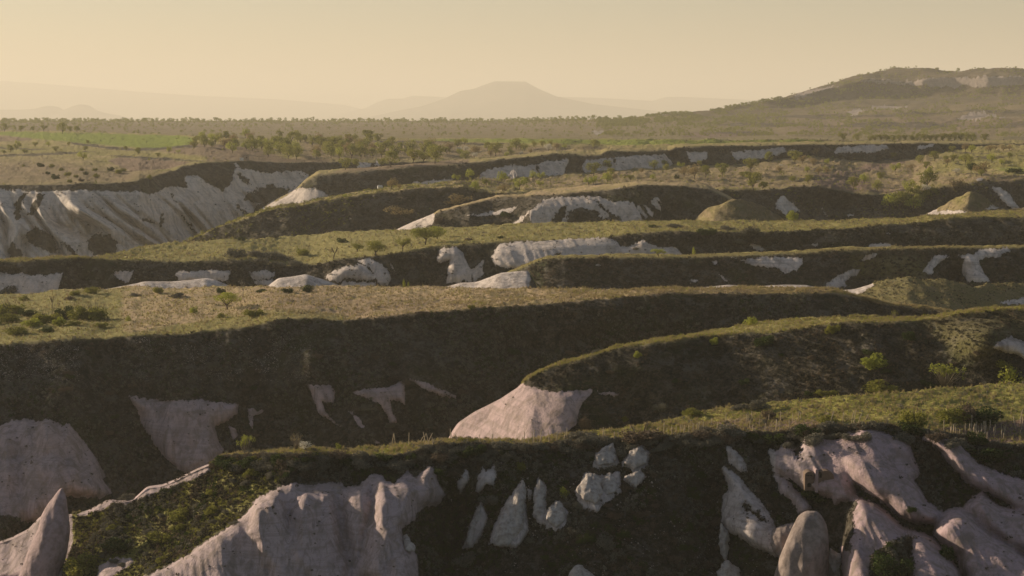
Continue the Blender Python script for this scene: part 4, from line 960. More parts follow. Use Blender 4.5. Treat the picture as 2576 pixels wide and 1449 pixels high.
# ---- bushes one can single out on the near ridge
near_obj(A, [
 ('twig0', 620, 1133, 48, 52, 'bush', 'upright twiggy yellow green bush at the left end of the lit near rim'),
 ('twig1', 747, 1133, 46, 34, 'bush', 'bare straw coloured twigs standing on the near rim beside a pale bush'),
 ('blossom0', 771, 1136, 28, 30, 'bush', 'small pale bush right beside bare straw coloured twigs on the rim'),
 ('yellowb0', 850, 1133, 22, 20, 'bush', 'small yellow green bush on the near rim left of the stakes'),
 ('greenb0', 1312, 1182, 36, 32, 'bush', 'bright green bush in shade below the near rim above the twin pinnacles'),
 ('yellowb1', 1422, 1247, 32, 36, 'bush', 'yellow green bush in shade just right of the twin white pinnacles'),
 ('sage0', 1522, 1380, 52, 54, 'bush', 'grey thin bush low on the dark slope under the white boulders'),
 ('sage1', 1232, 1266, 38, 62, 'bush', 'wide grey bush on the dark slope left of the tall pinnacle'),
 ('sage2', 1172, 1424, 50, 62, 'bush', 'grey bush at the bottom of the dark gully right of the big cliff'),
 ('sage0', 1459, 1108, 40, 84, 'bush', 'broad grey bush on the near rim below the pink tuff nose'),
 ('brownb0', 1612, 1104, 42, 104, 'bush', 'broad brownish bush hanging over the near rim among stakes'),
 ('sage1', 1784, 1094, 38, 50, 'bush', 'grey dome bush on the rim, left one of the pair in front of the vineyard'),
 ('sage2', 1842, 1098, 44, 68, 'bush', 'grey dome bush on the rim, right one of the pair in front of the vineyard'),
 ('darkb0', 2027, 1094, 40, 74, 'bush', 'dark bush hanging over the rim above the rock cut doorway'),
 ('greenb1', 2080, 1066, 28, 54, 'bush', 'soft green bush behind leaning stakes in front of the dark bank'),
 ('sage0', 2184, 1075, 14, 28, 'bush', 'small round grey bush on the rim right of the leaning stakes'),
 ('greenb0', 2297, 1080, 80, 62, 'bush', 'tall dark green bush standing between vineyard and grassy slope'),
 ('darkb1', 2464, 1066, 62, 112, 'bush', 'widest dark green bush behind the right hand vineyard'),
 ('greenb1', 2400, 1060, 44, 84, 'bush', 'green bush adjoining the widest dark bush on its left'),
 ('brownb1', 2430, 1058, 60, 60, 'bush', 'brownish green bush between two dark bushes behind the vineyard'),
 ('darkb0', 2480, 1160, 52, 116, 'bush', 'very dark broad bush below the right hand vineyard'),
 ('darkb1', 2064, 1256, 52, 82, 'bush', 'dark bush at the foot of the rock cut doorway'),
 ('darkb0', 2235, 1448, 80, 112, 'bush', 'big green bush in the hollow between smooth tuff spurs'),
 ('brownb0', 2284, 1375, 50, 40, 'bush', 'brownish bush above the big green bush between tuff spurs'),
 ('darkb1', 2384, 1405, 52, 48, 'bush', 'dark bush in the gap left of the round tuff cone'),
 ('darkb0', 2328, 1340, 26, 60, 'bush', 'dark low bush behind the saddle of the tuff spurs'),
 ('darkb1', 2294, 1288, 22, 26, 'bush', 'small dark bush on the flank of the long tuff spur'),
 ('greenb1', 457, 1306, 38, 64, 'bush', 'olive bush in the middle of the green spur at lower left'),
 ('greenb0', 410, 1360, 34, 80, 'bush', 'wide green bush lower on the green spur'),
 ('darkb0', 300, 1378, 32, 84, 'bush', 'dark green bush in the hollow of the green spur'),
 ('greenb1', 215, 1440, 60, 104, 'bush', 'bright green bush at the bottom left corner beside the tuff cone'),
 ('sage2', 327, 1247, 20, 42, 'bush', 'grey bush peeping above the pale edge of the spur'),
 ('greenb0', 533, 1244, 22, 36, 'bush', 'small light green bush on the upper green spur'),
 ('sage1', 1116, 1138, 28, 54, 'bush', 'grey green bush below the fallen stakes on the near rim'),
 ('sage0', 1272, 1128, 24, 70, 'bush', 'low grey bush hanging over the rim left of the upright stakes'),
 ('greenb0', 1179, 1114, 20, 44, 'bush', 'soft green bush among the stakes in front of the pink nose'),
 ('sage1', 1864, 1030, 28, 48, 'bush', 'grey round bush on the grassy edge, left one of a pair'),
 ('sage2', 1914, 1026, 30, 52, 'bush', 'grey round bush on the grassy edge, right one of a pair'),
 ('greenb1', 1742, 1046, 24, 52, 'bush', 'green bush at the left end of the upper grassy edge'),
 ('brownb1', 1930, 1050, 24, 34, 'bush', 'small dark bush behind the vineyard stakes on the lower bank'),
])
near_obj(B, [
 ('yellowb1', 1892, 817, 28, 46, 'bush', 'yellow green bush standing up on the spur crest'),
 ('twig2', 2250, 802, 24, 22, 'bush', 'small upright twiggy bush on the right part of the spur crest'),
 ('greenb0', 2094, 836, 34, 32, 'bush', 'green bush just under the lit spur crest'),
 ('yellowb0', 1797, 868, 22, 24, 'bush', 'small light bush below the spur crest'),
 ('darkb0', 1926, 868, 34, 50, 'bush', 'dark bush on the shaded slope below the yellow green bush'),
 ('darkb1', 2284, 853, 34, 34, 'bush', 'dark bush on the shaded slope at right under the crest'),
 ('sage0', 1501, 887, 14, 28, 'bush', 'pale grey bush perched on the descending spur crest'),
 ('yellowb0', 1602, 900, 20, 22, 'bush', 'small bright bush in shade under the descending crest'),
 ('yellowb0', 2200, 928, 46, 66, 'bush', 'yellow topped bush in the middle of the shaded spur slope'),
 ('greenb1', 2210, 988, 42, 92, 'bush', 'wide green bush at the foot of the shaded spur slope'),
 ('twig0', 2377, 974, 62, 102, 'bush', 'tall twiggy yellow green bush behind the grassy edge'),
 ('yellowb1', 2546, 968, 60, 70, 'bush', 'leafy yellow green bush at the right edge of the picture'),
 ('greenb0', 2530, 925, 38, 50, 'bush', 'green bush behind the leafy bush at the right edge'),
 ('greenb0', 2077, 995, 22, 52, 'bush', 'low green bush at the foot of the shaded spur slope'),
 ('brownb0', 2454, 972, 20, 56, 'bush', 'pinkish dry low bush between twiggy and leafy bushes'),
 ('sage1', 1662, 1032, 36, 42, 'bush', 'silvery bush on the dark slope right of the pink nose'),
 ('brownb1', 1472, 1082, 50, 30, 'bush', 'brown upright bush hugging the right side of the pink nose'),
 ('greenb1', 1572, 1058, 16, 20, 'bush', 'tiny green bush in the dark hollow right of the pink nose'),
])
near_obj(C, [
 ('bare0', 132, 776, 46, 34, 'tree', 'crooked nearly bare small tree above the green thicket at left'),
 ('mid3', 572, 778, 50, 62, 'tree', 'small yellow green tree with open crown on the straw field'),
 ('bare1', 611, 754, 62, 40, 'tree', 'bare pale barked tree just behind the yellow green tree'),
 ('greenb0', 640, 796, 30, 46, 'bush', 'round bright green bush at the front edge of the straw field'),
 ('greenb1', 557, 798, 16, 22, 'bush', 'small round green bush left of the round bright bush'),
 ('yellowb0', 487, 788, 20, 28, 'bush', 'pale yellow low bush in the middle of the straw field'),
 ('yellowb1', 322, 807, 18, 16, 'bush', 'small bright green sprig on the straw field right of the thicket'),
 ('greenb0', 397, 738, 22, 28, 'bush', 'green bush at the back of the field before the white hump'),
 ('darkb0', 555, 738, 22, 24, 'bush', 'dark bush at the back of the field right of the white hump'),
 ('darkb1', 725, 737, 20, 28, 'bush', 'dark bush before the rounded white hump, left of two'),
 ('darkb0', 777, 733, 22, 32, 'bush', 'dark bush before the rounded white hump, right of two'),
 ('sage0', 443, 748, 18, 40, 'bush', 'low grey bush at the back of the straw field'),
 ('sage1', 340, 743, 14, 30, 'bush', 'low grey bush behind the field left of the green bush'),
 ('darkb1', 657, 738, 16, 36, 'bush', 'dark low bush near the base of the bare pale tree'),
 ('greenb1', 233, 738, 20, 42, 'bush', 'wide green bush at the back left of the straw field'),
 ('greenb0', 187, 741, 16, 30, 'bush', 'smaller green bush left of the wide green one'),
 ('greenb1', 62, 757, 16, 28, 'bush', 'small green bush below the white cliff at far left'),
 ('brownb0', 173, 754, 16, 24, 'bush', 'brown green bush behind the crooked tree'),
 ('greenb0', 1186, 777, 16, 20, 'bush', 'small green bush at the middle of the field rim'),
 ('brownb1', 1060, 790, 10, 30, 'bush', 'low brownish bush on the field rim'),
 ('yellowb1', 1017, 722, 25, 9, 'bush', 'slim bright yellow green sapling at the back of the field, left of two'),
 ('yellowb1', 1027, 722, 18, 8, 'bush', 'slim bright yellow green sapling at the back of the field, right and shorter'),
])
for (x, y, h, w, k) in [(30, 788, 36, 66, 'greenb0'), (20, 811, 26, 56, 'greenb1'), (67, 795, 22, 44, 'darkb0'), (117, 812, 42, 64, 'greenb0'), (37, 838, 24, 60, 'greenb1'), (123, 834, 20, 44, 'darkb1'), (167, 797, 38, 52, 'darkb0'),
                        (200, 803, 42, 56, 'greenb1'), (240, 802, 52, 66, 'greenb0'), (87, 823, 28, 54, 'yellowb0'), (187, 817, 16, 34, 'greenb1'), (0, 795, 30, 50, 'greenb1'), (150, 820, 24, 36, 'yellowb0'), (255, 822, 18, 30, 'greenb0'), (-30, 815, 34, 60, 'greenb0')]:
    lb = {'g': 'green', 'd': 'dark green', 'y': 'yellowish'}[k[0]] + ' bush in the thicket ' + ('at the left edge of the picture' if x < 80 else 'under the crooked tree' if x < 160 else 'at its right end by the straw field')
    put(C, k, x, y, h, w, lb, 'bush', lb.replace(' bush ', ' bushes '))
near_obj(E, [('mid3', 1656, 644, 22, 38, 'tree', 'small yellowish tree standing on the thin sunlit rim'), ('yellowb1', 1747, 638, 26, 12, 'bush', 'slim yellow green sapling on the thin sunlit rim'),
             ('greenb0', 2540, 716, 12, 26, 'bush', 'small green bush above the grassy knoll at right')])
near_obj(F, [
 ('mid0', 1070, 616, 54, 70, 'tree', 'largest spreading tree on the grass plateau with dark crown'),
 ('mid1', 1013, 631, 40, 42, 'tree', 'middle sized tree just left of the largest spreading tree'),
 ('mid2', 943, 642, 42, 62, 'tree', 'bushy green tree leftmost of the three on the grass plateau'),
 ('mid3', 1100, 600, 36, 40, 'tree', 'bright crown tree behind the largest spreading tree'),
 ('mid2', 900, 634, 24, 36, 'tree', 'small green tree left of the bushy tree'),
 ('bare0', 838, 652, 42, 46, 'tree', 'reddish thin leaved tree beside the grey scrub'),
 ('greenb0', 765, 640, 28, 36, 'bush', 'green bush right of the grey scrub patch'),
 ('yellowb0', 1994, 556, 32, 30, 'bush', 'bright yellow green bush alone behind the grass ridge'),
 ('darkb0', 1258, 600, 10, 20, 'bush', 'lone small dark bush on the grass plateau'),
 ('sage0', 1888, 590, 32, 48, 'bush', 'pale round bush at the rim of the grass plateau'),
 ('sage1', 1858, 612, 22, 34, 'bush', 'pale bush below the round one on the dark slope'),
 ('sage2', 1830, 580, 20, 40, 'bush', 'pale bush left of the round one on the plateau rim'),
 ('darkb1', 1780, 592, 26, 46, 'bush', 'dark bush at the plateau rim left of the pale bushes'),
 ('darkb0', 860, 608, 16, 30, 'bush', 'dark bush on the grass plateau near the small tree'),
 ('darkb0', 608, 604, 12, 26, 'bush', 'dark bush at the back of the grass plateau, left'),
 ('sage1', 690, 598, 16, 26, 'bush', 'grey bush at the back of the grass plateau'),
 ('darkb1', 1640, 572, 12, 26, 'bush', 'dark bush at the back of the grass plateau in front of the cliff end'),
 ('sage0', 1700, 572, 14, 50, 'bush', 'low pale bush at the back of the plateau before the round hill'),
 ('sage1', 1600, 628, 10, 16, 'bush', 'small bush on the foot of the long white cliff'),
 ('sage0', 20, 742, 36, 56, 'bush', 'pale grey bush in front of the white cliff block at far left'),
 ('brownb0', 1180, 604, 10, 24, 'bush', 'small brown bush on the grass plateau above the white rocks'),
])
for (x, y, h, w) in [(600, 646, 32, 56), (640, 644, 26, 50), (675, 652, 34, 60), (715, 656, 30, 50), (655, 664, 26, 46), (700, 672, 24, 50), (745, 668, 22, 42)]:
    put(F, random.choice(['sage0', 'sage1', 'sage2']), x, y, h, w, 'grey green bush in the clump filling the gully on the grass plateau', 'bush', 'grey bushes in the plateau gully')
for (x, y, h, w) in [(1160, 514, 26, 50), (1005, 548, 30, 60), (1140, 520, 20, 40)]:
    put(G1, 'rust1', x, y, h, w, 'reddish thin bush low on the long dark slope', 'bush', 'reddish bushes on the long dark slope')
near_obj(G2, [('darkb0', 1275, 545, 18, 34, 'bush', 'dark bush in the hollow left of the scalloped cliff'), ('brownb0', 1105, 560, 26, 24, 'bush', 'brown bush right of the lit tip of the curving spur'),
              ('sage0', 1255, 566, 18, 24, 'bush', 'pale bush at the foot of the scalloped cliff'), ('sage1', 1232, 566, 14, 20, 'bush', 'smaller pale bush left of the one at the cliff foot')])

# ---- orchard trees on the terraces behind, each a tree of its own
TINT = {'t': 'olive green', 'g': 'deep green', 'r': 'reddish', 'l': 'light green', 'b': 'pale flowering', 'd': 'dark'}
def spot(table, tail=''):
    def f(x, y, k):
        for lim, txt in table:
            if x < lim: break
        return TINT[k[0]] + ' tree ' + txt.replace('small, ', '', 1) + tail if not txt.startswith('small, ') else 'small ' + TINT[k[0]] + ' tree ' + txt[7:]
    return f
def trees(Rg, rows, label, group, keys=('tree0', 'tree1', 'tree2', 'tree3', 'green0')):
    for r in rows:
        x, y, h = r[:3]
        k = r[3] if len(r) > 3 else random.choice(keys)
        lb, gp = (label(x, y, k), group + ' ' + label(x, y, k)) if callable(label) else (label, group)
        put(Rg, k, x, y, h * 1.27, h * random.uniform(1.05, 1.3), lb, 'tree', gp)
trees(H, [(982, 421, 36, 'tree1'), (1041, 411, 32), (1066, 408, 28), (1094, 411, 42, 'tree2'), (960, 420, 20), (869, 430, 31, 'tree0'), (897, 423, 22)], 'round orchard tree near the edge of the reddish terrace tongue', 'trees on the terrace tongue')
trees(W, [(1246, 393, 31), (1196, 391, 24, 'rust0'), (1172, 402, 22), (1299, 376, 26), (1320, 380, 18), (1364, 370, 15), (1497, 374, 19), (1225, 378, 18), (1150, 372, 20), (1155, 385, 15, 'blossom0'), (1172, 383, 14, 'blossom0'), (1285, 392, 14), (1310, 394, 12, 'blossom0')],
      spot([(1200, 'just right of the terrace tongue'), (1290, 'above the start of the long cliff band'), (9999, 'above the pale cliff band')]), 'scattered trees above the long cliff band')
trees(G1, [(1182, 450, 25, 'lime0'), (1149, 457, 18, 'lime0'), (986, 477, 26, 'rust0'), (1005, 476, 14, 'rust1'), (1196, 482, 26, 'lime0'), (1222, 470, 20), (1262, 463, 30, 'lime0'), (1306, 476, 30, 'lime0'), (1264, 488, 24, 'rust1'), (1325, 466, 20), (1339, 453, 22, 'lime0'),
           (1359, 470, 16, 'lime0'), (1361, 452, 18, 'lime0'), (870, 498, 10, 'lime0')], spot([(1100, 'near the white water tank'), (1210, 'left in the row above the curving spur'), (1290, 'midway in the row above the curving spur'), (9999, 'right in the row above the curving spur')]), 'light green trees above the curving spur')
trees(G1, [(1492, 443, 30), (1492, 466, 22, 'lime0'), (1521, 424, 17, 'blossom0'), (1529, 463, 28, 'lime0'), (1586, 456, 15), (1579, 421, 23, 'rust0'), (1598, 419, 20), (1629, 420, 19), (1646, 426, 21), (1674, 423, 19), (1702, 450, 13, 'darkb0'),
           (1762, 411, 26), (1814, 411, 40, 'rust0'), (1840, 412, 16), (1899, 405, 21), (1934, 408, 23), (2000, 413, 32, 'tree0'), (1947, 394, 18, 'rust1'), (2044, 420, 21, 'rust1'), (2080, 415, 15, 'lime0'), (2129, 396, 27, 'rust0'), (1747, 450, 34, 'rust0'), (1774, 446, 28), (1817, 445, 32),
           (1889, 433, 32), (1894, 480, 42, 'green0'), (1920, 480, 24), (1867, 450, 15), (1994, 456, 15), (2034, 465, 23, 'green0'), (1880, 455, 24), (1720, 446, 26, 'rust1'), (2165, 385, 14)], spot([(1560, 'below the gap in the pale cliff band'), (1710, 'in front of the second pale cliff'), (1790, 'left of the tallest reddish tree'), (1860, 'by the tallest reddish tree'), (1960, 'behind the round scrub hill'), (9999, 'beside the reddish ploughed terrace field')]), 'orchard trees on the terraces right of centre')
trees(G1, [(2147, 480, 31, 'green0'), (2174, 463, 26, 'lime0'), (2207, 483, 26), (2237, 527, 38, 'lime0'), (2264, 531, 46, 'green0'), (2294, 534, 38, 'lime0'), (2310, 526, 34), (2334, 476, 44, 'green0'), (2347, 500, 24), (2284, 483, 30, 'lime0'), (2300, 500, 36), (2325, 510, 30, 'green0'), (2417, 483, 30, 'rust0'), (2400, 478, 24, 'rust1'),
           (2217, 450, 18, 'green0'), (2467, 446, 36, 'rust1'), (2440, 414, 18), (2380, 410, 16, 'green0'), (2400, 408, 18, 'green0'), (2420, 410, 16, 'lime0'), (2494, 411, 24, 'lime0'), (2520, 416, 15, 'lime0'), (2429, 383, 20, 'rust0'), (2487, 383, 16, 'rust1'), (2244, 390, 18), (2220, 392, 15, 'lime0'), (2540, 400, 14)],
      spot([(2225, 'left of the loose grove at right'), (2275, 'at the left front of the loose grove'), (2315, 'in the middle of the loose grove'), (2360, 'at the right of the loose grove'), (2430, 'above the right scrub hill'), (9999, 'on the far right terraces')]), 'trees of the loose grove at the right')
near_obj(G1, [('yellowb0', 2338, 436, 27, 22, 'tree', 'pale yellow conical tree beside a white rock pillar'), ('darkb0', 2447, 426, 24, 34, 'bush', 'dark round bush on the right terraces'), ('darkb1', 2554, 433, 16, 44, 'bush', 'dark low wide bush at the right edge terraces'),
              ('blossom0', 2405, 438, 17, 22, 'tree', 'small tree in white blossom on the right terraces'), ('blossom0', 2330, 486, 26, 26, 'tree', 'tree with whitish flowers above the loose grove'), ('blossom0', 1965, 420, 8, 12, 'bush', 'tiny whitish bush on the reddish field')])
row = [(2120, 356, 20), (2155, 356, 17), (2477, 358, 20), (2188, 357, 14)] + [(2200 + 15.5 * i, 357 + random.uniform(-1, 1), random.uniform(16, 21)) for i in range(17)]
trees(W, row, 'round tree in the long dark row under the hill', 'row of trees under the hill', keys=('green0', 'tree0', 'tree1'))
rg = random.Random(77)
def fill(Rg, region, n, hmin, hmax, label, group, ks, gap=14):
    pg = poly(region); got = []
    for t in range(3000):
        x, y = rg.uniform(pg[:, 0].min(), pg[:, 0].max()), rg.uniform(pg[:, 1].min(), pg[:, 1].max())
        if inside_dist(np.array([x]), np.array([y]), pg)[0] < 0 or any(abs(x - a) < gap and abs(y - b) < 5 for a, b in got): continue
        got.append((x, y))
        if len(got) >= n: break
    trees(Rg, [(x, y, rg.uniform(hmin, hmax), rg.choice(ks)) for x, y in got], label, group)
fill(G1, '1450,425 1700,408 2100,384 2300,376 2576,372 2576,440 2300,450 2120,455 1990,440 1760,425 1700,470 1480,474', 46, 11, 24, spot([(1720, 'small, on the terraces in front of the second pale cliff'), (2000, 'small, on the terraces under the pale cliff row'), (2250, 'small, between the ploughed fields'), (9999, 'small, on the far right terraces')]), 'small trees', ['tree0', 'lime0', 'lime0', 'green0', 'rust0', 'tree2', 'rust1'])
fill(W, '1140,364 1720,372 1700,366 1500,376 1380,384 1200,402 1140,396', 16, 11, 19, spot([(1300, 'small, above the start of the cliff band'), (9999, 'small, above the pale cliff band')]), 'small trees', ['tree0', 'lime0', 'rust0', 'tree2', 'blossom0'])
fill(W, '-20,350 160,352 400,380 500,384 470,400 300,392 0,384', 12, 9, 16, spot([(9999, 'small, on the brown fields below the green field')]), 'small trees', ['tree0', 'lime0', 'green0'])
trees(W, [(12, 331, 18), (53, 331, 14), (83, 331, 11), (110, 331, 16), (157, 338, 25), (193, 333, 16), (177, 332, 15), (570, 345, 15), (617, 346, 22, 'lime0'), (703, 348, 18), (745, 348, 19), (780, 348, 9), (922, 350, 25), (-30, 331, 16)], 'tree standing along the back edge of the green field', 'trees along the back edge of the fields')
trees(W, [(25, 383, 18), (63, 388, 13), (172, 365, 10), (208, 403, 22, 'lime0'), (397, 396, 11, 'green0'), (425, 386, 17, 'lime0'), (487, 375, 18), (10, 388, 12)], 'tree or bush dotted over the brown fields at left', 'scattered growth on the left fields')
for (x, y, h) in [(100, 420, 12), (132, 421, 9), (140, 450, 14), (170, 441, 12), (177, 458, 10), (207, 456, 10), (277, 430, 11), (300, 436, 13), (242, 446, 10), (377, 450, 11), (215, 440, 9), (190, 446, 9), (240, 430, 9), (155, 430, 8), (310, 430, 9), (120, 440, 8), (60, 420, 7), (205, 430, 8)]:
    put(W, random.choice(['darkb0', 'greenb1', 'greenb0', 'brownb0']), x, y, h * 1.3, h * 1.6, 'low bush dotted on the brown field above the tall white cliff', 'bush', 'bushes on the field above the tall cliff')
rg = random.Random(4)
orch = poly('470,352 560,352 760,356 960,354 1000,366 1130,372 1140,396 960,404 700,402 660,396 560,384 490,366')
n_ = 0
cand = []
for t in range(4000):
    x, y = rg.uniform(470, 1140), rg.uniform(350, 404)
    if inside_dist(np.array([x]), np.array([y]), orch)[0] < 0: continue
    if any(abs(x - a) < 13 and abs(y - b) < 5 for a, b in cand): continue
    if x > 950 and rg.random() < .5: continue
    cand.append((x, y))
    if len(cand) > 98: break
for x, y in sorted(cand, key=lambda c: c[1]):
    k = rg.choice(['tree0', 'tree1', 'tree2', 'tree3', 'green0', 'rust0', 'tree1', 'lime0'])
    tint = {'t': 'olive green', 'g': 'deep green', 'r': 'reddish', 'l': 'light green'}[k[0]]
    dep = 'front edge' if y > 388 else 'middle' if y > 368 else 'back edge'
    side = 'beside the green field' if x < 600 else 'behind the stone shed' if x < 740 else 'between shed and stone hut' if x < 930 else 'near the stone hut'
    lb = '%s tree at the %s of the orchard %s' % (tint, dep, side)
    trees(W, [(x, y, rg.uniform(19, 27) * (0.8 + 0.35 * (y - 350) / 50), k)], lb, lb.replace(' tree ', ' trees '))
# trees that stand out on the skyline of the hill
trees(X_, [(2358, 177, 8), (2411, 180, 9), (2505, 180, 5), (2515, 180, 5), (2532, 180, 6), (2545, 180, 6), (2556, 180, 6), (2568, 180, 6), (2094, 212, 6), (2440, 179, 4), (2474, 179, 4)], 'tiny tree on the skyline of the flat hill', 'trees on the skyline of the hill', keys=('tree0', 'tree1'))

# ---- bushes fringing the near rim: many alike
rg = random.Random(9)
def rim_y(x):
    i = int(round((x - A.xs[0]) / 3)); col = A.T[:, i]
    j = int(np.argmax(col < 0.5))
    return A.qy[j, i]
def where(x, table):
    for lim, txt in table:
        if x < lim: return txt
    return table[-1][1]
FR = [(700, 'at the left end of the near rim above the green spur'), (900, 'on the near rim above the left part of the big pink cliff'), (1060, 'on the near rim above the right part of the big pink cliff'), (1250, 'on the near rim around the leaning bundle of stakes'),
      (1440, 'on the near rim under the pink tuff nose'), (1640, 'on the near rim above the four white boulders'), (1900, 'on the near rim in front of the small vineyard'), (2160, 'on the near rim above the rock cut doorway'), (2380, 'on the near rim above the long tuff spur'), (9999, 'on the near rim below the right hand vineyard')]
for x in np.arange(548, 2576, 15.0):
    dens = 1.0 if x < 1330 or 1430 < x < 2160 else 0.55
    if rg.random() > dens: continue
    xx = x + rg.uniform(-8, 8)
    ye = rim_y(xx) + rg.choice([rg.uniform(-2, 6), rg.uniform(6, 34), rg.uniform(8, 34)])
    w = rg.uniform(26, 62)
    ks = rg.choice(['sage0', 'sage1', 'sage2', 'darkb0', 'brownb0', 'sage1'])
    tint = {'s': 'grey green', 'd': 'dark green', 'b': 'brown twiggy'}[ks[0]]
    put(A, ks, xx, ye, w * rg.uniform(.5, .75), w, tint + ' bush ' + where(xx, FR), 'bush', tint + ' bushes ' + where(xx, FR))
SPL = [(330, 'low on the green spur at lower left'), (480, 'halfway up the green spur at lower left'), (9999, 'at the top of the green spur at lower left')]
for (xa, ya, xb, yb, n) in [(545, 1150, 740, 1160, 10), (560, 1180, 700, 1215, 8), (180, 1330, 600, 1300, 10), (200, 1420, 420, 1400, 6)]:
    for k in range(n):
        t = rg.random(); x = xa + (xb - xa) * t; y = ya + (yb - ya) * t + rg.uniform(-14, 26); w = rg.uniform(18, 40)
        ks = rg.choice(['sage0', 'sage1', 'greenb0', 'brownb0', 'greenb1'])
        tint = {'s': 'grey', 'g': 'green', 'b': 'brown'}[ks[0]]
        put(A, ks, x, y, w * rg.uniform(.5, .8), w, tint + ' low bush ' + where(x, SPL), 'bush', tint + ' low bushes ' + where(x, SPL))
SL = [(1250, 'on the shaded near slope left of the tall pinnacle'), (1450, 'on the shaded near slope below the twin pinnacles'), (1640, 'on the shaded near slope under the white boulders'), (9999, 'on the shaded near slope left of the hoodoo')]
for k in range(34):
    x, y = rg.uniform(1060, 1840), rg.uniform(1170, 1440); w = rg.uniform(20, 44)
    if A.at(x, y)[2] > .3: continue
    put(A, rg.choice(['darkb0', 'sage2', 'brownb1', 'darkb1', 'brownb0']), x, y, w * .7, w, 'dark bush ' + where(x, SL), 'bush', 'bushes ' + where(x, SL))
CL_ = [(330, 'on the long shaded slope above the pink cone at left'), (620, 'on the long shaded slope around the kite shaped tuff face'), (900, 'on the long shaded slope left of the forked tuff streak'), (1200, 'on the long shaded slope right of the forked tuff streak'), (9999, 'high on the shaded slope behind the descending spur')]
for k in range(34):
    x, y = rg.uniform(0, 1700), rg.uniform(880, 1160); w = rg.uniform(18, 40)
    if y > 1150 - max(0, x - 1100) * .4 or C.at(x, y)[2] > .3: continue
    put(C, rg.choice(['darkb0', 'sage2', 'brownb1', 'darkb1', 'brownb0']), x, y, w * .6, w, 'dark bush ' + where(x, CL_), 'bush', 'bushes ' + where(x, CL_))
for k in range(14):
    x, y = rg.uniform(1520, 2500), rg.uniform(870, 1010); w = rg.uniform(14, 34)
    put(B, rg.choice(['darkb0', 'brownb1', 'darkb1', 'brownb0']), x, y, w * .6, w, 'dark bush on the shaded slope of the spur ridge', 'bush', 'bushes on the shaded spur ridge')

# ------------------------------------------------------------------ ground cover (uncountable)
def proto_obj(name, v, f, mat):
    return bpy.data.objects.new(name, mesh_from(name, v, f, mat, False))

def pebble():
    V = [(0, 0, .62), (.5, .05, .12), (.1, .46, .2), (-.48, .12, .1), (-.12, -.5, .16), (.36, -.34, .3), (0, 0, -.3)]
    ring = [1, 2, 3, 4, 5]
    F = [(0, ring[i], ring[(i + 1) % 5]) for i in range(5)] + [(6, ring[(i + 1) % 5], ring[i]) for i in range(5)]
    return np.array(V), np.array(F)

def blades(n, seed, w=.06):
    rg = np.random.RandomState(seed)
    V, F = [], []
    for k in range(n):
        a, b = rg.uniform(0, 6.28), rg.uniform(0, 6.28)
        r = rg.uniform(0, .3); x, y = math.cos(a) * r, math.sin(a) * r
        h = rg.uniform(.5, 1); l = rg.uniform(0, .35)
        i = len(V)
        V += [(x - math.cos(b) * w, y - math.sin(b) * w, -.05), (x + math.cos(b) * w, y + math.sin(b) * w, -.05), (x + math.cos(a) * l, y + math.sin(a) * l, h)]
        F.append((i, i + 1, i + 2))
    return np.array(V), np.array(F)
TUFT = {'straw': proto_obj('dry_tuft', *blades(16, 1), M['straw']), 'fresh': proto_obj('fresh_tuft', *blades(16, 2), M['fresh']),
        'scrub': proto_obj('scrub_tuft', *leaves(46, [(0, 0, .25, .42, .42, .32), (.2, .1, .35, .25, .25, .3)], .13, 3), M['scrubby']),
        'sage': proto_obj('sage_tuft', *leaves(60, [(0, 0, .28, .42, .42, .34), (-.2, .1, .35, .25, .25, .3)], .10, 4), M['sage']),
        'brown': proto_obj('brown_tuft', *leaves(46, [(0, 0, .28, .40, .40, .32)], .11, 5), M['brown']),
        'green': proto_obj('green_tuft', *leaves(60, [(0, 0, .3, .40, .40, .36)], .10, 6), M['green']),
        'dark': proto_obj('dark_tuft', *leaves(60, [(0, 0, .3, .42, .42, .36)], .10, 8), M['dark']),
        'stone': proto_obj('stone', *pebble(), plain_material('loose_stone', (0.50, 0.43, 0.38), (0.34, 0.28, 0.24))),
        'crown': proto_obj('far_crown', *leaves(130, crown_clumps(3, 7, .36, .2, .6, .2), .075, 7), M['orchard'])}

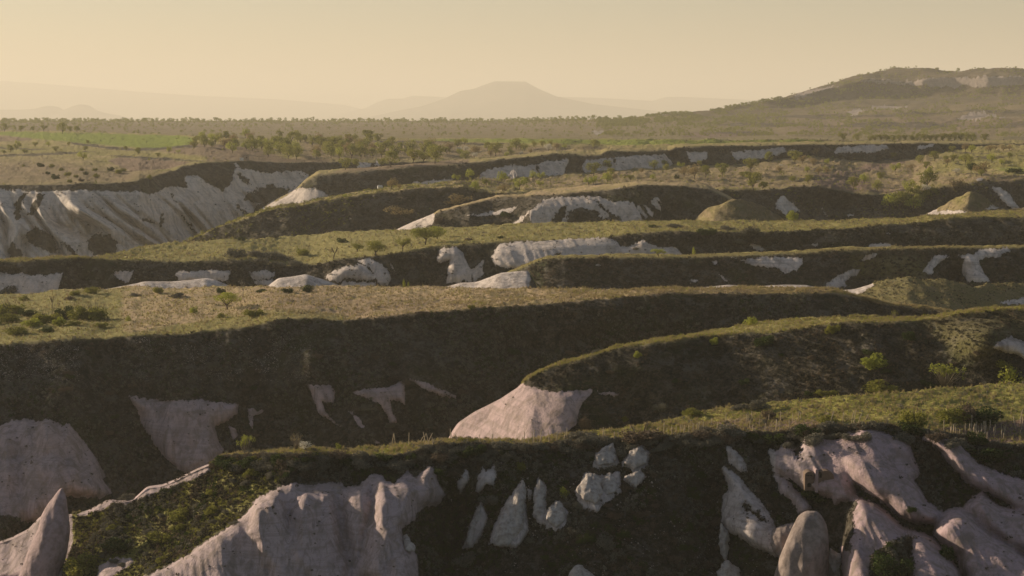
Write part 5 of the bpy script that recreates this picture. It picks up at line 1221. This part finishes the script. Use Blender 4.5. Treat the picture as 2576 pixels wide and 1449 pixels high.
def scatter(Rg, name, label, proto, n, cond, smin, smax, seed, xlim=(-40, 2620), zs=1.0, squash=1.0):
    rg = np.random.RandomState(seed)
    X, Y = Rg.qx, Rg.qy
    ok = (X > xlim[0]) & (X < xlim[1]) & cond(X, Y, Rg.tf, Rg.T)
    ids = np.argwhere(ok)
    if not len(ids): return
    sel = ids[rg.randint(0, len(ids), n)]
    jj = np.clip(sel[:, 0], 1, Rg.pts.shape[0] - 2); ii = np.clip(sel[:, 1], 1, Rg.pts.shape[1] - 2)
    p = Rg.pts[jj, ii]
    a, b = rg.uniform(-.5, .5, (2, n, 1))
    p = p + a * (Rg.pts[jj, ii + 1] - p) * 1.0 + b * (Rg.pts[jj + 1, ii] - p)
    me = bpy.data.meshes.new(name)
    me.vertices.add(n); me.vertices.foreach_set('co', p.astype(np.float32).ravel())
    s = (smin + (smax - smin) * rg.random_sample(n) ** 2.2) * (0.8 + 0.4 * noise3(p[:, 0] / 9, p[:, 1] / 9, 3.0))
    at = me.attributes.new('scl', 'FLOAT_VECTOR', 'POINT')
    at.data.foreach_set('vector', np.stack([s, s, s * squash], -1).astype(np.float32).ravel())
    at = me.attributes.new('rot', 'FLOAT_VECTOR', 'POINT')
    at.data.foreach_set('vector', np.stack([rg.uniform(-.2, .2, n), rg.uniform(-.2, .2, n), rg.uniform(0, 6.28, n)], -1).astype(np.float32).ravel())
    o = link(name, me)
    ng = bpy.data.node_groups.new(name, 'GeometryNodeTree')
    ng.interface.new_socket('Geometry', in_out='INPUT', socket_type='NodeSocketGeometry')
    ng.interface.new_socket('Geometry', in_out='OUTPUT', socket_type='NodeSocketGeometry')
    gi, go = ng.nodes.new('NodeGroupInput'), ng.nodes.new('NodeGroupOutput')
    iop = ng.nodes.new('GeometryNodeInstanceOnPoints')
    oi = ng.nodes.new('GeometryNodeObjectInfo'); oi.inputs['Object'].default_value = TUFT[proto]
    oi.inputs['As Instance'].default_value = True
    def na(nm):
        q = ng.nodes.new('GeometryNodeInputNamedAttribute'); q.data_type = 'FLOAT_VECTOR'; q.inputs[0].default_value = nm
        return q.outputs[0]
    ng.links.new(gi.outputs[0], iop.inputs['Points']); ng.links.new(oi.outputs['Geometry'], iop.inputs['Instance'])
    ng.links.new(na('scl'), iop.inputs['Scale']); ng.links.new(na('rot'), iop.inputs['Rotation'])
    ng.links.new(iop.outputs[0], go.inputs[0])
    md = o.modifiers.new('scatter', 'NODES'); md.node_group = ng
    tag(o, label, None, None, 'stuff')

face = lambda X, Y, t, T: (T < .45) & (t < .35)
topc = lambda X, Y, t, T: (T > .55) & (t < .35)
anyc = lambda X, Y, t, T: (t < .35)
def patchy(sc, th, base=face):
    return lambda X, Y, t, T: base(X, Y, t, T) & (noise3(X / sc, Y / sc, 6.6) > th)
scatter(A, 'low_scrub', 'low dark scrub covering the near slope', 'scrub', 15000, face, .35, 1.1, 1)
scatter(A, 'grey_scrub', 'grey low scrub in patches on the near slope', 'sage', 6000, patchy(60, .0), .35, 1.3, 2)
scatter(A, 'brown_scrub', 'brownish low scrub in patches on the near slope', 'brown', 3500, patchy(80, .0), .35, 1.2, 3)
scatter(A, 'green_scrub', 'deep green low growth in the shaded gullies', 'dark', 4500, lambda X, Y, t, T: face(X, Y, t, T) & ((X > 980) & (X < 1260) & (Y > 1200) & (Y < 1430) | (noise3(X / 70, Y / 50, 1.6) > .22)), .35, 1.2, 31)
scatter(A, 'dry_grass', 'dry grass on the near ridge top', 'straw', 11000, topc, .2, .75, 4)
scatter(C, 'loose_stones', 'pale loose stones on the upper left of the long slope', 'stone', 4200, lambda X, Y, t, T: face(X, Y, t, T) & (((X < 200) & (Y > 870) & (Y < 960)) | ((X > 340) & (X < 780) & (Y > 850) & (Y < 960) & (noise3(X / 40, Y / 20, 3.3) > 0))), .06, .32, 63)
scatter(A, 'loose_stones', 'pale loose stones around the white rocks', 'stone', 1500, lambda X, Y, t, T: face(X, Y, t, T) & (X > 1130) & (X < 2000) & (Y > 1130) & (noise3(X / 50, Y / 50, 3.3) > .1), .1, .4, 64)
scatter(G0, 'hill_scrub', 'dark scrub on the small hills', 'brown', 1300, anyc, .3, 1.1, 65)
scatter(D_, 'knoll_scrub', 'dark scrub on the grassy knoll', 'scrub', 1600, lambda X, Y, t, T: (t < .35) & (X > 2100), .3, 1.0, 66)
scatter(A, 'rim_scrub', 'small scrub thickening the fringe along the near cliff rim', 'sage', 2600, lambda X, Y, t, T: (T > .0) & (T < .35) & (X > 540), .4, 1.3, 41)
scatter(A, 'rim_growth', 'brown growth in the fringe along the near cliff rim', 'brown', 1800, lambda X, Y, t, T: (T > .0) & (T < .35) & (X > 540), .4, 1.3, 42)
scatter(A, 'top_scrub', 'small scrub dotted on the near ridge top', 'sage', 700, topc, .3, 1.1, 43)
scatter(A, 'fresh_grass', 'fresh grass on the near ridge top', 'fresh', 9000, topc, .18, .5, 5)
scatter(A, 'spur_growth', 'dense green low growth covering the spur at lower left', 'green', 8000, lambda X, Y, t, T: (X < np.interp(Y, [1150, 1229, 1299, 1336, 1409, 1449], [700, 700, 620, 567, 460, 377])) & (Y > 1150) & (t < .35) & (noise3(X / 45, Y / 45, 2.6) > -.15), .2, .6, 6)
scatter(A, 'spur_scrub', 'dark growth between the green on the spur at lower left', 'scrub', 3000, lambda X, Y, t, T: (X < np.interp(Y, [1150, 1229, 1299, 1336, 1409, 1449], [700, 700, 620, 567, 460, 377])) & (Y > 1150) & (t < .35), .3, .8, 61)
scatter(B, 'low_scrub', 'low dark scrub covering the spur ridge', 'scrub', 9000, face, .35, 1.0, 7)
scatter(B, 'brown_scrub', 'brown low scrub on the spur ridge', 'brown', 3500, patchy(70, .0), .3, .9, 8)
scatter(B, 'dry_grass', 'dry grass along the spur crest', 'straw', 5000, lambda X, Y, t, T: (T > .3) & (t < .35), .25, .6, 9)
scatter(B, 'fresh_grass', 'fresh grass along the spur crest', 'fresh', 3000, lambda X, Y, t, T: (T > .3) & (t < .35), .25, .6, 10)
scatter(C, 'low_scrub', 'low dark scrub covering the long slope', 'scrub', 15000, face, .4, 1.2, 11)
scatter(C, 'grey_scrub', 'grey low scrub in patches on the long slope', 'sage', 13000, patchy(90, -.12), .35, 1.3, 12)
scatter(C, 'brown_scrub', 'brown low scrub on the long slope', 'brown', 5000, patchy(50, -.1), .4, 1.2, 122)
scatter(E, 'brown_scrub', 'brown low scrub on the rimmed ridge', 'brown', 2500, patchy(50, -.1), .5, 1.5, 161)
scatter(F, 'grey_scrub', 'grey low scrub under the grass plateau', 'sage', 3000, patchy(50, -.1), .5, 1.6, 181)
scatter(G1, 'terrace_growth', 'small green bushes speckling the terraces', 'green', 900, topc, .6, 2.2, 242)
scatter(W, 'plateau_growth', 'small green bushes speckling the high fields', 'green', 500, topc, .6, 2.2, 271)
scatter(G1, 'slope_growth', 'greenish growth on the long dark slope', 'green', 1500, patchy(60, .05), .6, 1.6, 243)
scatter(C, 'green_scrub', 'deep green growth on the long slope', 'dark', 3500, patchy(90, .1), .4, 1.3, 121)
scatter(C, 'dry_grass', 'dry straw grass on the wide field', 'straw', 16000, topc, .25, .9, 13)
scatter(C, 'field_scrub', 'brownish tufts dotted on the wide field', 'brown', 1500, topc, .3, .9, 131)
scatter(C, 'fresh_grass', 'green grass on the left of the wide field', 'fresh', 5000, lambda X, Y, t, T: topc(X, Y, t, T) & ((X < 700) | (noise3(X / 60, Y / 14, 2.) > .15)), .2, .6, 14)
scatter(D_, 'dry_grass', 'grass on the knoll', 'straw', 3000, lambda X, Y, t, T: (t < .35) & (X > 2100), .3, .7, 15)
scatter(E, 'low_scrub', 'low dark scrub on the rimmed ridge', 'scrub', 7000, face, .5, 1.4, 16)
scatter(E, 'dry_grass', 'grass along the thin sunlit rim', 'straw', 4000, lambda X, Y, t, T: (T > .4) & (t < .35), .25, .6, 17)
scatter(F, 'low_scrub', 'low dark scrub below the grass plateau', 'scrub', 9000, face, .5, 1.5, 18)
scatter(F, 'dry_grass', 'dry grass on the long plateau', 'straw', 9000, topc, .3, 1.0, 19)
scatter(F, 'plateau_scrub', 'small scrub dotted on the long plateau', 'sage', 1100, topc, .4, 1.3, 191)
scatter(F, 'fresh_grass', 'fresh grass on the long plateau', 'fresh', 9000, topc, .25, .7, 20)
scatter(G0, 'dry_grass', 'grass on the small hills', 'straw', 2500, anyc, .3, .8, 21)
scatter(G2, 'low_scrub', 'low scrub on the cliff spur', 'scrub', 3500, face, .5, 1.5, 22)
scatter(G1, 'low_scrub', 'low scrub on the orchard ridge slope', 'scrub', 7000, face, .6, 1.7, 23)
scatter(G1, 'terrace_bushes', 'low bushes speckling the terraces', 'brown', 1500, topc, .5, 1.6, 24)
scatter(G1, 'fresh_grass', 'grass tufts speckling the terraces', 'fresh', 5000, topc, .4, 1.0, 241)
scatter(H, 'low_scrub', 'low scrub hanging on the terrace edge', 'scrub', 5000, face, .6, 1.8, 25)
scatter(W, 'low_scrub', 'low scrub hanging over the tall white cliff', 'scrub', 3500, lambda X, Y, t, T: (T < .45) & (t < .35), .7, 1.8, 26)
scatter(W, 'field_bushes', 'low bushes speckling the high fields', 'brown', 900, topc, .6, 1.8, 27)
rockc = lambda X, Y, t, T: (t > .7)
for (Rg_, nm_, n_, s_, sd_) in [(A, 'the near cliffs', 700, .7, 301), (B, 'the pink nose', 60, .6, 302), (C, 'the pink faces of the long slope', 220, .8, 303), (F, 'the white outcrops under the plateau', 260, 1.0, 304), (W, 'the tall white cliff', 420, 1.6, 305), (G2, 'the scalloped cliff', 90, 1.1, 306), (H, 'the pale cliff band', 160, 1.4, 307)]:
    scatter(Rg_, 'cliff_scrub', 'sparse small scrub rooted in cracks of ' + nm_, 'scrub', n_, lambda X, Y, t, T: (t > .6) & (noise3(X / 30, Y / 20, 9.9) > .1), .15, s_, sd_)
# far growth on the plain and the hill: thousands of little crowns
scatter(X_, 'far_trees', 'hazy belt of distant trees on the plain', 'crown', 1500, lambda X, Y, t, T: (T > .4) & (Y < 311) & (Y > 300) & (X < 1900), 3.0, 10.0, 28)
scatter(X_, 'plain_bushes', 'bushes and trees speckling the plain', 'crown', 2600, lambda X, Y, t, T: (T > .4) & (Y > 305) & (Y < 345), 1.5, 6.0, 29)
scatter(X_, 'hill_bushes', 'bushes speckling the long hill', 'crown', 8000, lambda X, Y, t, T: (T > .4) & (t < .35) & (X > 1500) & (Y < 345) & (noise3(X / 60, Y / 18, 5.) > -.1), 1.6, 6.0, 30)

# ------------------------------------------------------------------ rocks that stand free
MR = dict(
    white=plain_material('white_tuff', (0.52, 0.46, 0.415), (0.30, 0.25, 0.215), 1.6, 0.9),
    pink=plain_material('pink_tuff', (0.42, 0.31, 0.31), (0.28, 0.21, 0.20), 1.2, 0.8),
    grey=plain_material('weathered_tuff', (0.34, 0.27, 0.24), (0.19, 0.15, 0.13), 1.1, 0.6),
)

def rock(Rg, outline, label, mat, thick=1.0, proud=0.5, lean=0.7, rings=14, nb=72, name='rock', cat='rock', rough=0.17, tip=None, dq=None, jag=0.05):
    """a closed rounded body with the given outline, standing in the slope of landform Rg"""
    pg = poly(outline)
    seg = np.linalg.norm(np.roll(pg, -1, 0) - pg, axis=1)
    cum = np.concatenate([[0], np.cumsum(seg)])
    cl = np.vstack([pg, pg[:1]])
    t = np.linspace(0, cum[-1], nb, endpoint=False)
    bx, by = np.interp(t, cum, cl[:, 0]), np.interp(t, cum, cl[:, 1])
    for _ in range(1):
        bx = (np.roll(bx, 1) + 2 * bx + np.roll(bx, -1)) / 4
        by = (np.roll(by, 1) + 2 * by + np.roll(by, -1)) / 4
    bs = max(bx.max() - bx.min(), by.max() - by.min())
    bx = bx + bs * jag * fbm(bx / bs * 7, by / bs * 7, 1.5, 3); by = by + bs * jag * fbm(bx / bs * 7, by / bs * 7, 7.5, 3)
    c = np.array([bx.mean(), by.mean()])
    yb, yt = by.max(), by.min()
    fx = (bx[by > yb - 3]).mean()
    p0, u, _, _ = Rg.at(c[0], min(yb, 1449))
    p1, _, _, _ = Rg.at(c[0], yt)
    Dlow, Dhigh = (p0[1], p1[1]) if dq is None else (dq, dq)
    V, F = [], []
    size = min(bx.max() - bx.min(), yb - yt) * u * 0.5
    T = size * thick
    rs = np.sin(np.linspace(0, math.pi / 2, rings + 1))[1:]
    rough = rough * 1.2
    def pt(x, y, off):
        D = Dlow + (Dhigh - Dlow) * lean * (yb - y) / max(yb - yt, 1e-6)
        sx = max(size, .3)
        nz = rough * size * float(0.9 * fbm(x * u / sx * 1.1, y * u / sx * .7, off / sx * .5 + 3, 4) + 0.7 * (0.5 - abs(noise3(x * u / sx * 2.2, y * u / sx * .5, 9.0))))
        return P(x, y, D - proud * T * 0.6 - off - nz)
    for side in (1, -1):
        base = len(V)
        V.append(pt(c[0], c[1], side * T))
        for r in rs:
            hgt = math.sqrt(max(0, 1 - r * r))
            for k in range(nb):
                V.append(pt(c[0] + (bx[k] - c[0]) * r, c[1] + (by[k] - c[1]) * r, side * T * hgt * (1 if side > 0 else .8)))
        for k in range(nb):
            a, b = base + 1 + k, base + 1 + (k + 1) % nb
            F.append((base, b, a, a) if side > 0 else (base, a, b, b))
            for i in range(len(rs) - 1):
                q = base + 1 + i * nb
                f = (q + k, q + (k + 1) % nb, q + nb + (k + 1) % nb, q + nb + k)
                F.append(f if side > 0 else f[::-1])
    import bmesh
    bm = bmesh.new()
    vs = [bm.verts.new(tuple(v)) for v in V]
    for f in F:
        try: bm.faces.new([vs[i] for i in dict.fromkeys(f)])
        except ValueError: pass
    bmesh.ops.remove_doubles(bm, verts=bm.verts, dist=0.002)
    org = Vector(tuple(P(fx, yb, Dlow)))
    bmesh.ops.translate(bm, verts=bm.verts, vec=-org)
    me = bpy.data.meshes.new(name); bm.to_mesh(me); bm.free()
    for p in me.polygons: p.use_smooth = True
    me.materials.append(MR[mat])
    o = link(name, me); o.location = org
    tag(o, label, cat)
    return o

rock(A, '1209,1263 1222,1293 1209,1306 1206,1349 1185,1374 1169,1366 1182,1319 1199,1286', 'slender white rock pinnacle left of the tall pinnacle on the dark slope', 'white', .55, .15, name='rock_pinnacle', cat='rock pinnacle')
rock(A, '1322,1203 1318,1249 1317,1286 1318,1336 1295,1366 1246,1378 1234,1362 1252,1316 1276,1266 1302,1226', 'tallest white pointed rock pinnacle on the dark slope', 'white', .55, .15, name='rock_pinnacle', cat='rock pinnacle')
rock(A, '1356,1203 1369,1219 1369,1266 1378,1306 1360,1316 1346,1293 1344,1243', 'narrow white rock pinnacle right of the tallest one', 'white', .55, .15, name='rock_pinnacle', cat='rock pinnacle')
rock(A, '1326,1229 1339,1233 1336,1266 1329,1262', 'thin white rock fin between the two tall pinnacles', 'white', .55, .15)
rock(A, '1376,1285 1388,1270 1406,1263 1424,1286 1420,1313 1398,1328 1376,1308', 'ribbed white rock right of the narrow pinnacle', 'white', .55, .15)
rock(A, '1496,1146 1512,1129 1542,1114 1552,1146 1546,1166 1502,1171', 'pointed white boulder high under the rim, upper left of four', 'white', .55, .15, name='boulder', cat='boulder')
rock(A, '1569,1166 1589,1129 1609,1123 1629,1140 1627,1166 1592,1181', 'rounded white boulder high under the rim, upper right of four', 'white', .55, .15, name='boulder', cat='boulder')
rock(A, '1449,1233 1472,1193 1492,1188 1512,1204 1515,1240 1502,1266 1469,1258', 'broad white boulder with ribs, lower left of the boulder group', 'white', .55, .15, name='boulder', cat='boulder')
rock(A, '1508,1206 1536,1186 1556,1213 1549,1239 1524,1246 1510,1228', 'white boulder leaning on the broad ribbed boulder', 'white', .55, .15, name='boulder', cat='boulder')
rock(A, '1569,1199 1606,1183 1622,1196 1599,1227', 'small greyish boulder, lower right of the boulder group', 'white', .55, .15, name='boulder', cat='boulder')
rock(A, '1012,1349 1022,1343 1036,1363 1046,1376 1044,1388 1019,1385', 'small oval white rock standing at the cliff edge by the dark gully', 'white', .9, 1.2)
rock(A, '1429,1449 1440,1430 1452,1419 1476,1433 1500,1452 1520,1500 1420,1500', 'pale rock just showing at the bottom edge', 'white', .8, .6)
rock(A, '1817,1313 1834,1339 1833,1370 1829,1412 1818,1408 1810,1366 1810,1333', 'thin white rock pillar left of the big blunt hoodoo', 'white', .9, 1.2, name='rock_pillar', cat='rock pillar')
rock(A, '1830,1406 1860,1426 1876,1452 1890,1530 1785,1530 1805,1446 1814,1423', 'smooth white rock head below the thin pillar at the bottom', 'white', .9, 1.0)
rock(A, '1934,1343 1950,1326 1977,1319 1999,1313 2010,1340 1990,1400 1962,1410 1950,1392 1934,1376', 'smooth shoulder rock joined to the left side of the hoodoo', 'grey', .9, 1.0)
rock(A, '2030,1284 2057,1283 2070,1299 2080,1326 2085,1353 2084,1393 2086,1449 2095,1560 1925,1560 1948,1449 1962,1399 1985,1345 2007,1299', 'big blunt grey hoodoo rising at the bottom right', 'grey', 0.9, 1.1, lean=0.2, name='hoodoo', cat='hoodoo', rings=18, nb=90, jag=0.008, rough=0.14)
rock(A, '2086,1373 2117,1396 2147,1446 2165,1540 2080,1540', 'white rock slope behind the right side of the hoodoo', 'white', .55, .15)
rock(A, '156,1222 164,1243 169,1262 173,1290 178,1340 165,1400 148,1449 140,1560 20,1560 45,1449 68,1390 92,1335 108,1290 130,1258', 'tall pointed tuff cone with a dark tip at the lower left', 'pink', .8, 1.0, lean=0.25, name='tuff_cone', cat='rock cone', rings=18, nb=90, jag=0.008, rough=0.12)
rock(A, '-60,1470 0,1449 60,1432 90,1452 100,1560 -80,1560', 'low pink rock at the foot of the pointed cone', 'pink', .7, 1.2, lean=.3)
rock(G1, '1281,440 1286,429 1296,427 1302,433 1299,446 1291,451 1284,449', 'small jagged white rock standing before the pale cliff band', 'white', .6, .2, jag=.13, rough=.5)
rock(G1, '2324,431 2330,432 2330,446 2325,449 2322,440', 'white rock pillar beside the yellow conical tree', 'white', 1.0, .5, name='rock_pillar', cat='rock pillar')
rock(G1, '2455,452 2460,448 2470,447 2474,451 2470,455 2458,456', 'flat pale rock on the right terraces', 'white', .8, .5, name='boulder', cat='boulder')
rock(E, '1497,667 1504,664 1513,667 1506,671', 'tiny pale stone on the dark slope of the rimmed ridge', 'white', .6, .6)
rock(F, '1640,662 1648,657 1652,662', 'tiny pale stone at the foot of the long white cliff', 'white', .6, .4)

# ------------------------------------------------------------------ vineyard stakes
mw = plain_material('stake_wood', (0.52, 0.41, 0.28), (0.38, 0.30, 0.20), 6.0, 0.3)
def stake_mesh(seed):
    rg = random.Random(seed)
    v, f = tube([(0, 0, -.12), (rg.uniform(-.02, .02), 0, .5), (rg.uniform(-.02, .02), rg.uniform(-.02, .02), 1)], [.056, .05, .044], 6)
    n = len(v)
    v.append((v[n - 6][0] * 0, 0, 1.01))
    f += [(n - 6 + k, n - 6 + (k + 1) % 6, n) + (n,) for k in range(6)]
    me = bpy.data.meshes.new('vine_stake')
    me.from_pydata(v, [], [tuple(dict.fromkeys(q)) for q in f]); me.update()
    me.materials.append(mw)
    for p in me.polygons: p.use_smooth = True
    return me
SM = [stake_mesh(i) for i in range(4)]
def stake(x, y, h, tilt, label, group):
    p, u, _, _ = A.at(x, y)
    o = link('vine_stake', random.choice(SM))
    o.location = p
    o.scale = (1, 1, h * u)
    o.rotation_euler = (random.uniform(-.06, .06), R(tilt), random.uniform(0, .3))
    tag(o, label, 'stake', group)
rg = random.Random(21)
for (x, y, h, t) in [(1027, 1122, 34, 2), (1075, 1116, 30, 24), (1072, 1120, 36, -14), (1064, 1118, 28, 14), (1080, 1124, 34, -10), (1056, 1116, 24, 30), (1091, 1128, 30, -8), (1084, 1128, 26, 16), (985, 1115, 30, 10), (995, 1116, 26, -8), (1133, 1106, 28, 0), (1140, 1112, 26, -12), (1152, 1110, 22, -20)]:
    stake(x, y, h, t, 'weathered stake in the leaning bundle on the near rim left of the pink nose', 'leaning stakes left of the pink nose')
for (x, y, h, t) in [(2069, 1066, 32, 24), (2088, 1070, 34, 14), (2080, 1064, 26, 6), (2120, 1066, 30, 2), (2142, 1066, 34, 12), (2148, 1068, 36, 10), (2156, 1071, 34, 20), (2174, 1063, 24, 28), (2094, 1060, 26, 10)]:
    stake(x, y, h, t, 'leaning stake before the dark bank above the rock cut doorway', 'leaning stakes before the dark bank')
for x in [1206, 1236, 1262, 1311, 1321, 1334, 1341, 1346, 1352, 1358, 1361, 1383, 1401, 1419, 1428, 1515, 1517, 1523, 1545, 1556, 1568, 1580, 1594, 1622, 1633, 1640, 1655, 1668]:
    base = rim_y(x) - rg.uniform(2, 8)
    stake(x + rg.uniform(-3, 3), base, rg.uniform(16, 36), rg.gauss(0, 5), 'thin upright stake along the middle of the near rim', 'upright stakes along the middle rim')
for (x, y, h) in [(1743, 1094, 24), (1745, 1088, 26), (1754, 1088, 25), (1757, 1086, 26), (1760, 1086, 20), (1770, 1078, 18), (1805, 1082, 20), (1827, 1062, 22), (1876, 1066, 24), (1883, 1064, 22), (1886, 1075, 20), (1896, 1090, 24), (1892, 1054, 20), (1935, 1060, 18), (1953, 1083, 28), (1956, 1088, 32), (1960, 1086, 28),
                  (1965, 1062, 28), (1984, 1080, 24), (1995, 1062, 22), (2010, 1054, 16), (2016, 1053, 18), (1700, 1094, 22), (1711, 1092, 24), (1690, 1095, 24), (1680, 1096, 20), (1722, 1096, 20), (1733, 1092, 22), (1725, 1084, 16), (1715, 1086, 18), (1790, 1070, 18), (1850, 1072, 18), (1910, 1074, 20), (1925, 1086, 22)]:
    stake(x, y, h, rg.gauss(0, 3), 'upright stake in the small vineyard behind the pair of grey bushes', 'stakes of the small vineyard')
for (x, y, h, t) in [(2333, 1084, 20, 16), (2338, 1085, 18, -4), (2375, 1087, 30, -1), (2443, 1072, 30, 0), (2515, 1058, 28, 1), (2567, 1060, 30, 10), (2429, 1100, 34, -2), (2452, 1106, 26, 22), (2461, 1106, 28, 18), (2470, 1110, 24, 14), (2479, 1090, 30, -6), (2482, 1108, 22, 0)]:
    stake(x, y, h, t, 'taller end stake in the right hand vineyard', 'taller stakes of the right hand vineyard')
for k in range(46):
    x = rg.uniform(2385, 2575); y = rg.uniform(1092 - (x - 2385) * .16, 1094 + (x - 2385) * .10)
    q_ = 'left part' if x < 2450 else 'middle' if x < 2515 else 'right part'
    stake(x, y, rg.uniform(13, 24), rg.gauss(0, 5), 'short stake in the reddish soil, %s of the right hand vineyard' % q_, 'short stakes in the %s of the right hand vineyard' % q_)

# ------------------------------------------------------------------ small buildings
mst = plain_material('hut_stone', (0.42, 0.33, 0.26), (0.30, 0.23, 0.18), 1.5, 0.5)
mdk = plain_material('painted_opening_shade', (0.02, 0.017, 0.014), (0.03, 0.025, 0.02))  # near black colour stands in for the shade inside openings
mrf = plain_material('old_roof', (0.16, 0.13, 0.11), (0.22, 0.18, 0.15), 1.0)
mwh = plain_material('white_plastic', (0.72, 0.70, 0.66), (0.64, 0.62, 0.58), 2.0, 0.05)
mtn = plain_material('carved_facade', (0.20, 0.145, 0.105), (0.15, 0.105, 0.08), 2.0, 0.4)
import bmesh
def box(name, mat, cx, cy, cz, sx, sy, sz, parent=None, bev=0.03):
    bm = bmesh.new(); bmesh.ops.create_cube(bm, size=1)
    bmesh.ops.scale(bm, vec=(sx, sy, sz), verts=bm.verts); bmesh.ops.translate(bm, vec=(cx, cy, cz), verts=bm.verts)
    if bev: bmesh.ops.bevel(bm, geom=bm.edges[:], offset=bev, segments=1, affect='EDGES')
    me = bpy.data.meshes.new(name); bm.to_mesh(me); bm.free(); me.materials.append(mat)
    return link(name, me, parent)
def root(name, loc, rz, label, cat, group=None):
    e = bpy.data.objects.new(name, None); COL.objects.link(e); e.location = loc; e.rotation_euler = (0, 0, rz); e.empty_display_size = .5
    return tag(e, label, cat, group)
p, u, _, _ = W.at(1022, 376)
h = root('stone_hut', p, R(20), 'small pinkish stone hut with flat roof at the right end of the orchard', 'hut')
box('wall', mst, -2.0, 0, 1.1, .35, 3.4, 2.6, h); box('wall', mst, 2.0, 0, 1.1, .35, 3.4, 2.6, h); box('wall', mst, 0, 1.6, 1.1, 3.6, .3, 2.6, h)
box('wall', mst, -1.2, -1.6, 1.1, 1.25, .3, 2.6, h); box('wall', mst, 1.25, -1.6, 1.1, 1.15, .3, 2.6, h); box('lintel', mst, .05, -1.6, 2.15, 1.2, .28, .5, h)
box('roof', mrf, 0, 0, 2.5, 4.7, 3.9, .2, h)
box('door', mdk, .05, -1.5, .95, 1.2, .08, 1.9, h, 0)
p, u, _, _ = W.at(618, 403)
s = root('stone_shed', p, R(8), 'low grey stone shed on the edge above the tall cliff below the orchard', 'shed')
box('wall', mst, 0, -1.2, 1.0, 3.4, .3, 2.4, s); box('wall', mst, -1.7, .2, 1.0, .3, 2.5, 2.4, s); box('wall', mst, 1.7, .2, 1.0, .3, 2.5, 2.4, s); box('wall', mst, 0, 1.55, 1.0, 3.1, .3, 2.4, s)
box('roof', mrf, 0, .2, 2.3, 4.0, 3.4, .18, s); box('window', mdk, .7, -1.36, 1.3, .6, .06, .6, s, 0)
p, u, _, _ = W.at(607, 404)
box_ = root('white_wall', p, R(8), 'short white wall end left of the grey stone shed', 'wall'); box('panel', mwh, 0, 0, .6, 1.9, .3, 1.5, box_)
for i, x in enumerate([640, 647, 655]):
    p, u, _, _ = W.at(x, 404)
    o = link('fence_post', bpy.data.meshes.get('fence_post') or stake_mesh(9)); o.data.name = 'fence_post'; o.location = p; o.scale = (2, 2, 1.6); tag(o, 'dark fence post right of the grey stone shed', 'post', 'fence posts by the stone shed')
# water tank
p, u, _, _ = G1.at(956, 476)
tk = root('water_tank', p, R(15), 'small bright white water tank on the crest of the long dark ridge', 'tank')
bm = bmesh.new()
bmesh.ops.create_cone(bm, cap_ends=True, segments=20, radius1=.72, radius2=.72, depth=2.0, matrix=Matrix.Translation((0, 0, .82)) @ Matrix.Rotation(math.pi / 2, 4, 'Y'))
bmesh.ops.bevel(bm, geom=[e for e in bm.edges if len(e.link_faces) == 2 and max(len(f.verts) for f in e.link_faces) > 4], offset=.16, segments=3, affect='EDGES')
me = bpy.data.meshes.new('tank_body'); bm.to_mesh(me); bm.free(); me.materials.append(mwh); link('tank_body', me, tk)
box('cradle', mrf, -.6, 0, .12, .2, 1.2, .4, tk); box('cradle', mrf, .6, 0, .12, .2, 1.2, .4, tk)
# doorway cut into the cliff
def arch_prism(name, mat, x0, x1, z0, z1, y0, y1, parent, arc=True, n=10):
    pts = [(x0, z0), (x1, z0)]
    r = (x1 - x0) / 2
    pts += [((x0 + x1) / 2 + r * math.cos(a), (z1 - r * .8) + r * .8 * math.sin(a)) for a in np.linspace(0, math.pi, n)] if arc else [(x1, z1), (x0, z1)]
    V = [(x, y0, z) for x, z in pts] + [(x, y1, z) for x, z in pts]
    k = len(pts)
    F = [tuple(range(k)), tuple(range(2 * k - 1, k - 1, -1))] + [(i, i + k, (i + 1) % k + k, (i + 1) % k) for i in range(k)]
    me = bpy.data.meshes.new(name); me.from_pydata(V, [], F); me.update(); me.materials.append(mat)
    return link(name, me, parent)
pa, u, _, _ = A.at(2036, 1224)
pb, _, _, _ = A.at(2036, 1190)
dfr = float(A.at(2036, 1206)[0][1]) - 0.35
org = P(2036, 1226, dfr)
dv = root('rock_cut_facade', tuple(org), 0, 'arched brown facade carved into the tuff cliff above the dark bush', 'rock cut facade')
arch_prism('facade', mtn, -.56, .56, -.4, 1.95, 0.0, 2.6, dv)
for i in range(4):
    arch_prism('pigeonhole', mdk, -.36 + i * .19, -.25 + i * .19, 1.38, 1.56, -.03, .4, dv)  # solid plugs, the shade of the holes is put into their colour
arch_prism('door_recess', mdk, -.25, .18, .02, .55, -.025, .5, dv)  # solid too, its dark colour replaces the shade of a hollow
org = P(2078, 1226, float(A.at(2078, 1204)[0][1]) - 0.3)
d2 = root('rock_cut_niche', tuple(org), 0, 'tall brown carved recess right of the arched facade', 'rock cut niche')
arch_prism('recess', mtn, -1.05, .95, -.6, 2.05, 0.0, 2.8, d2)
arch_prism('slit', mdk, -.82, -.55, 1.2, 1.85, -.03, .5, d2)
arch_prism('pier', MR['pink'], -1.32, -.98, -.6, 2.25, -.15, 2.6, d2)
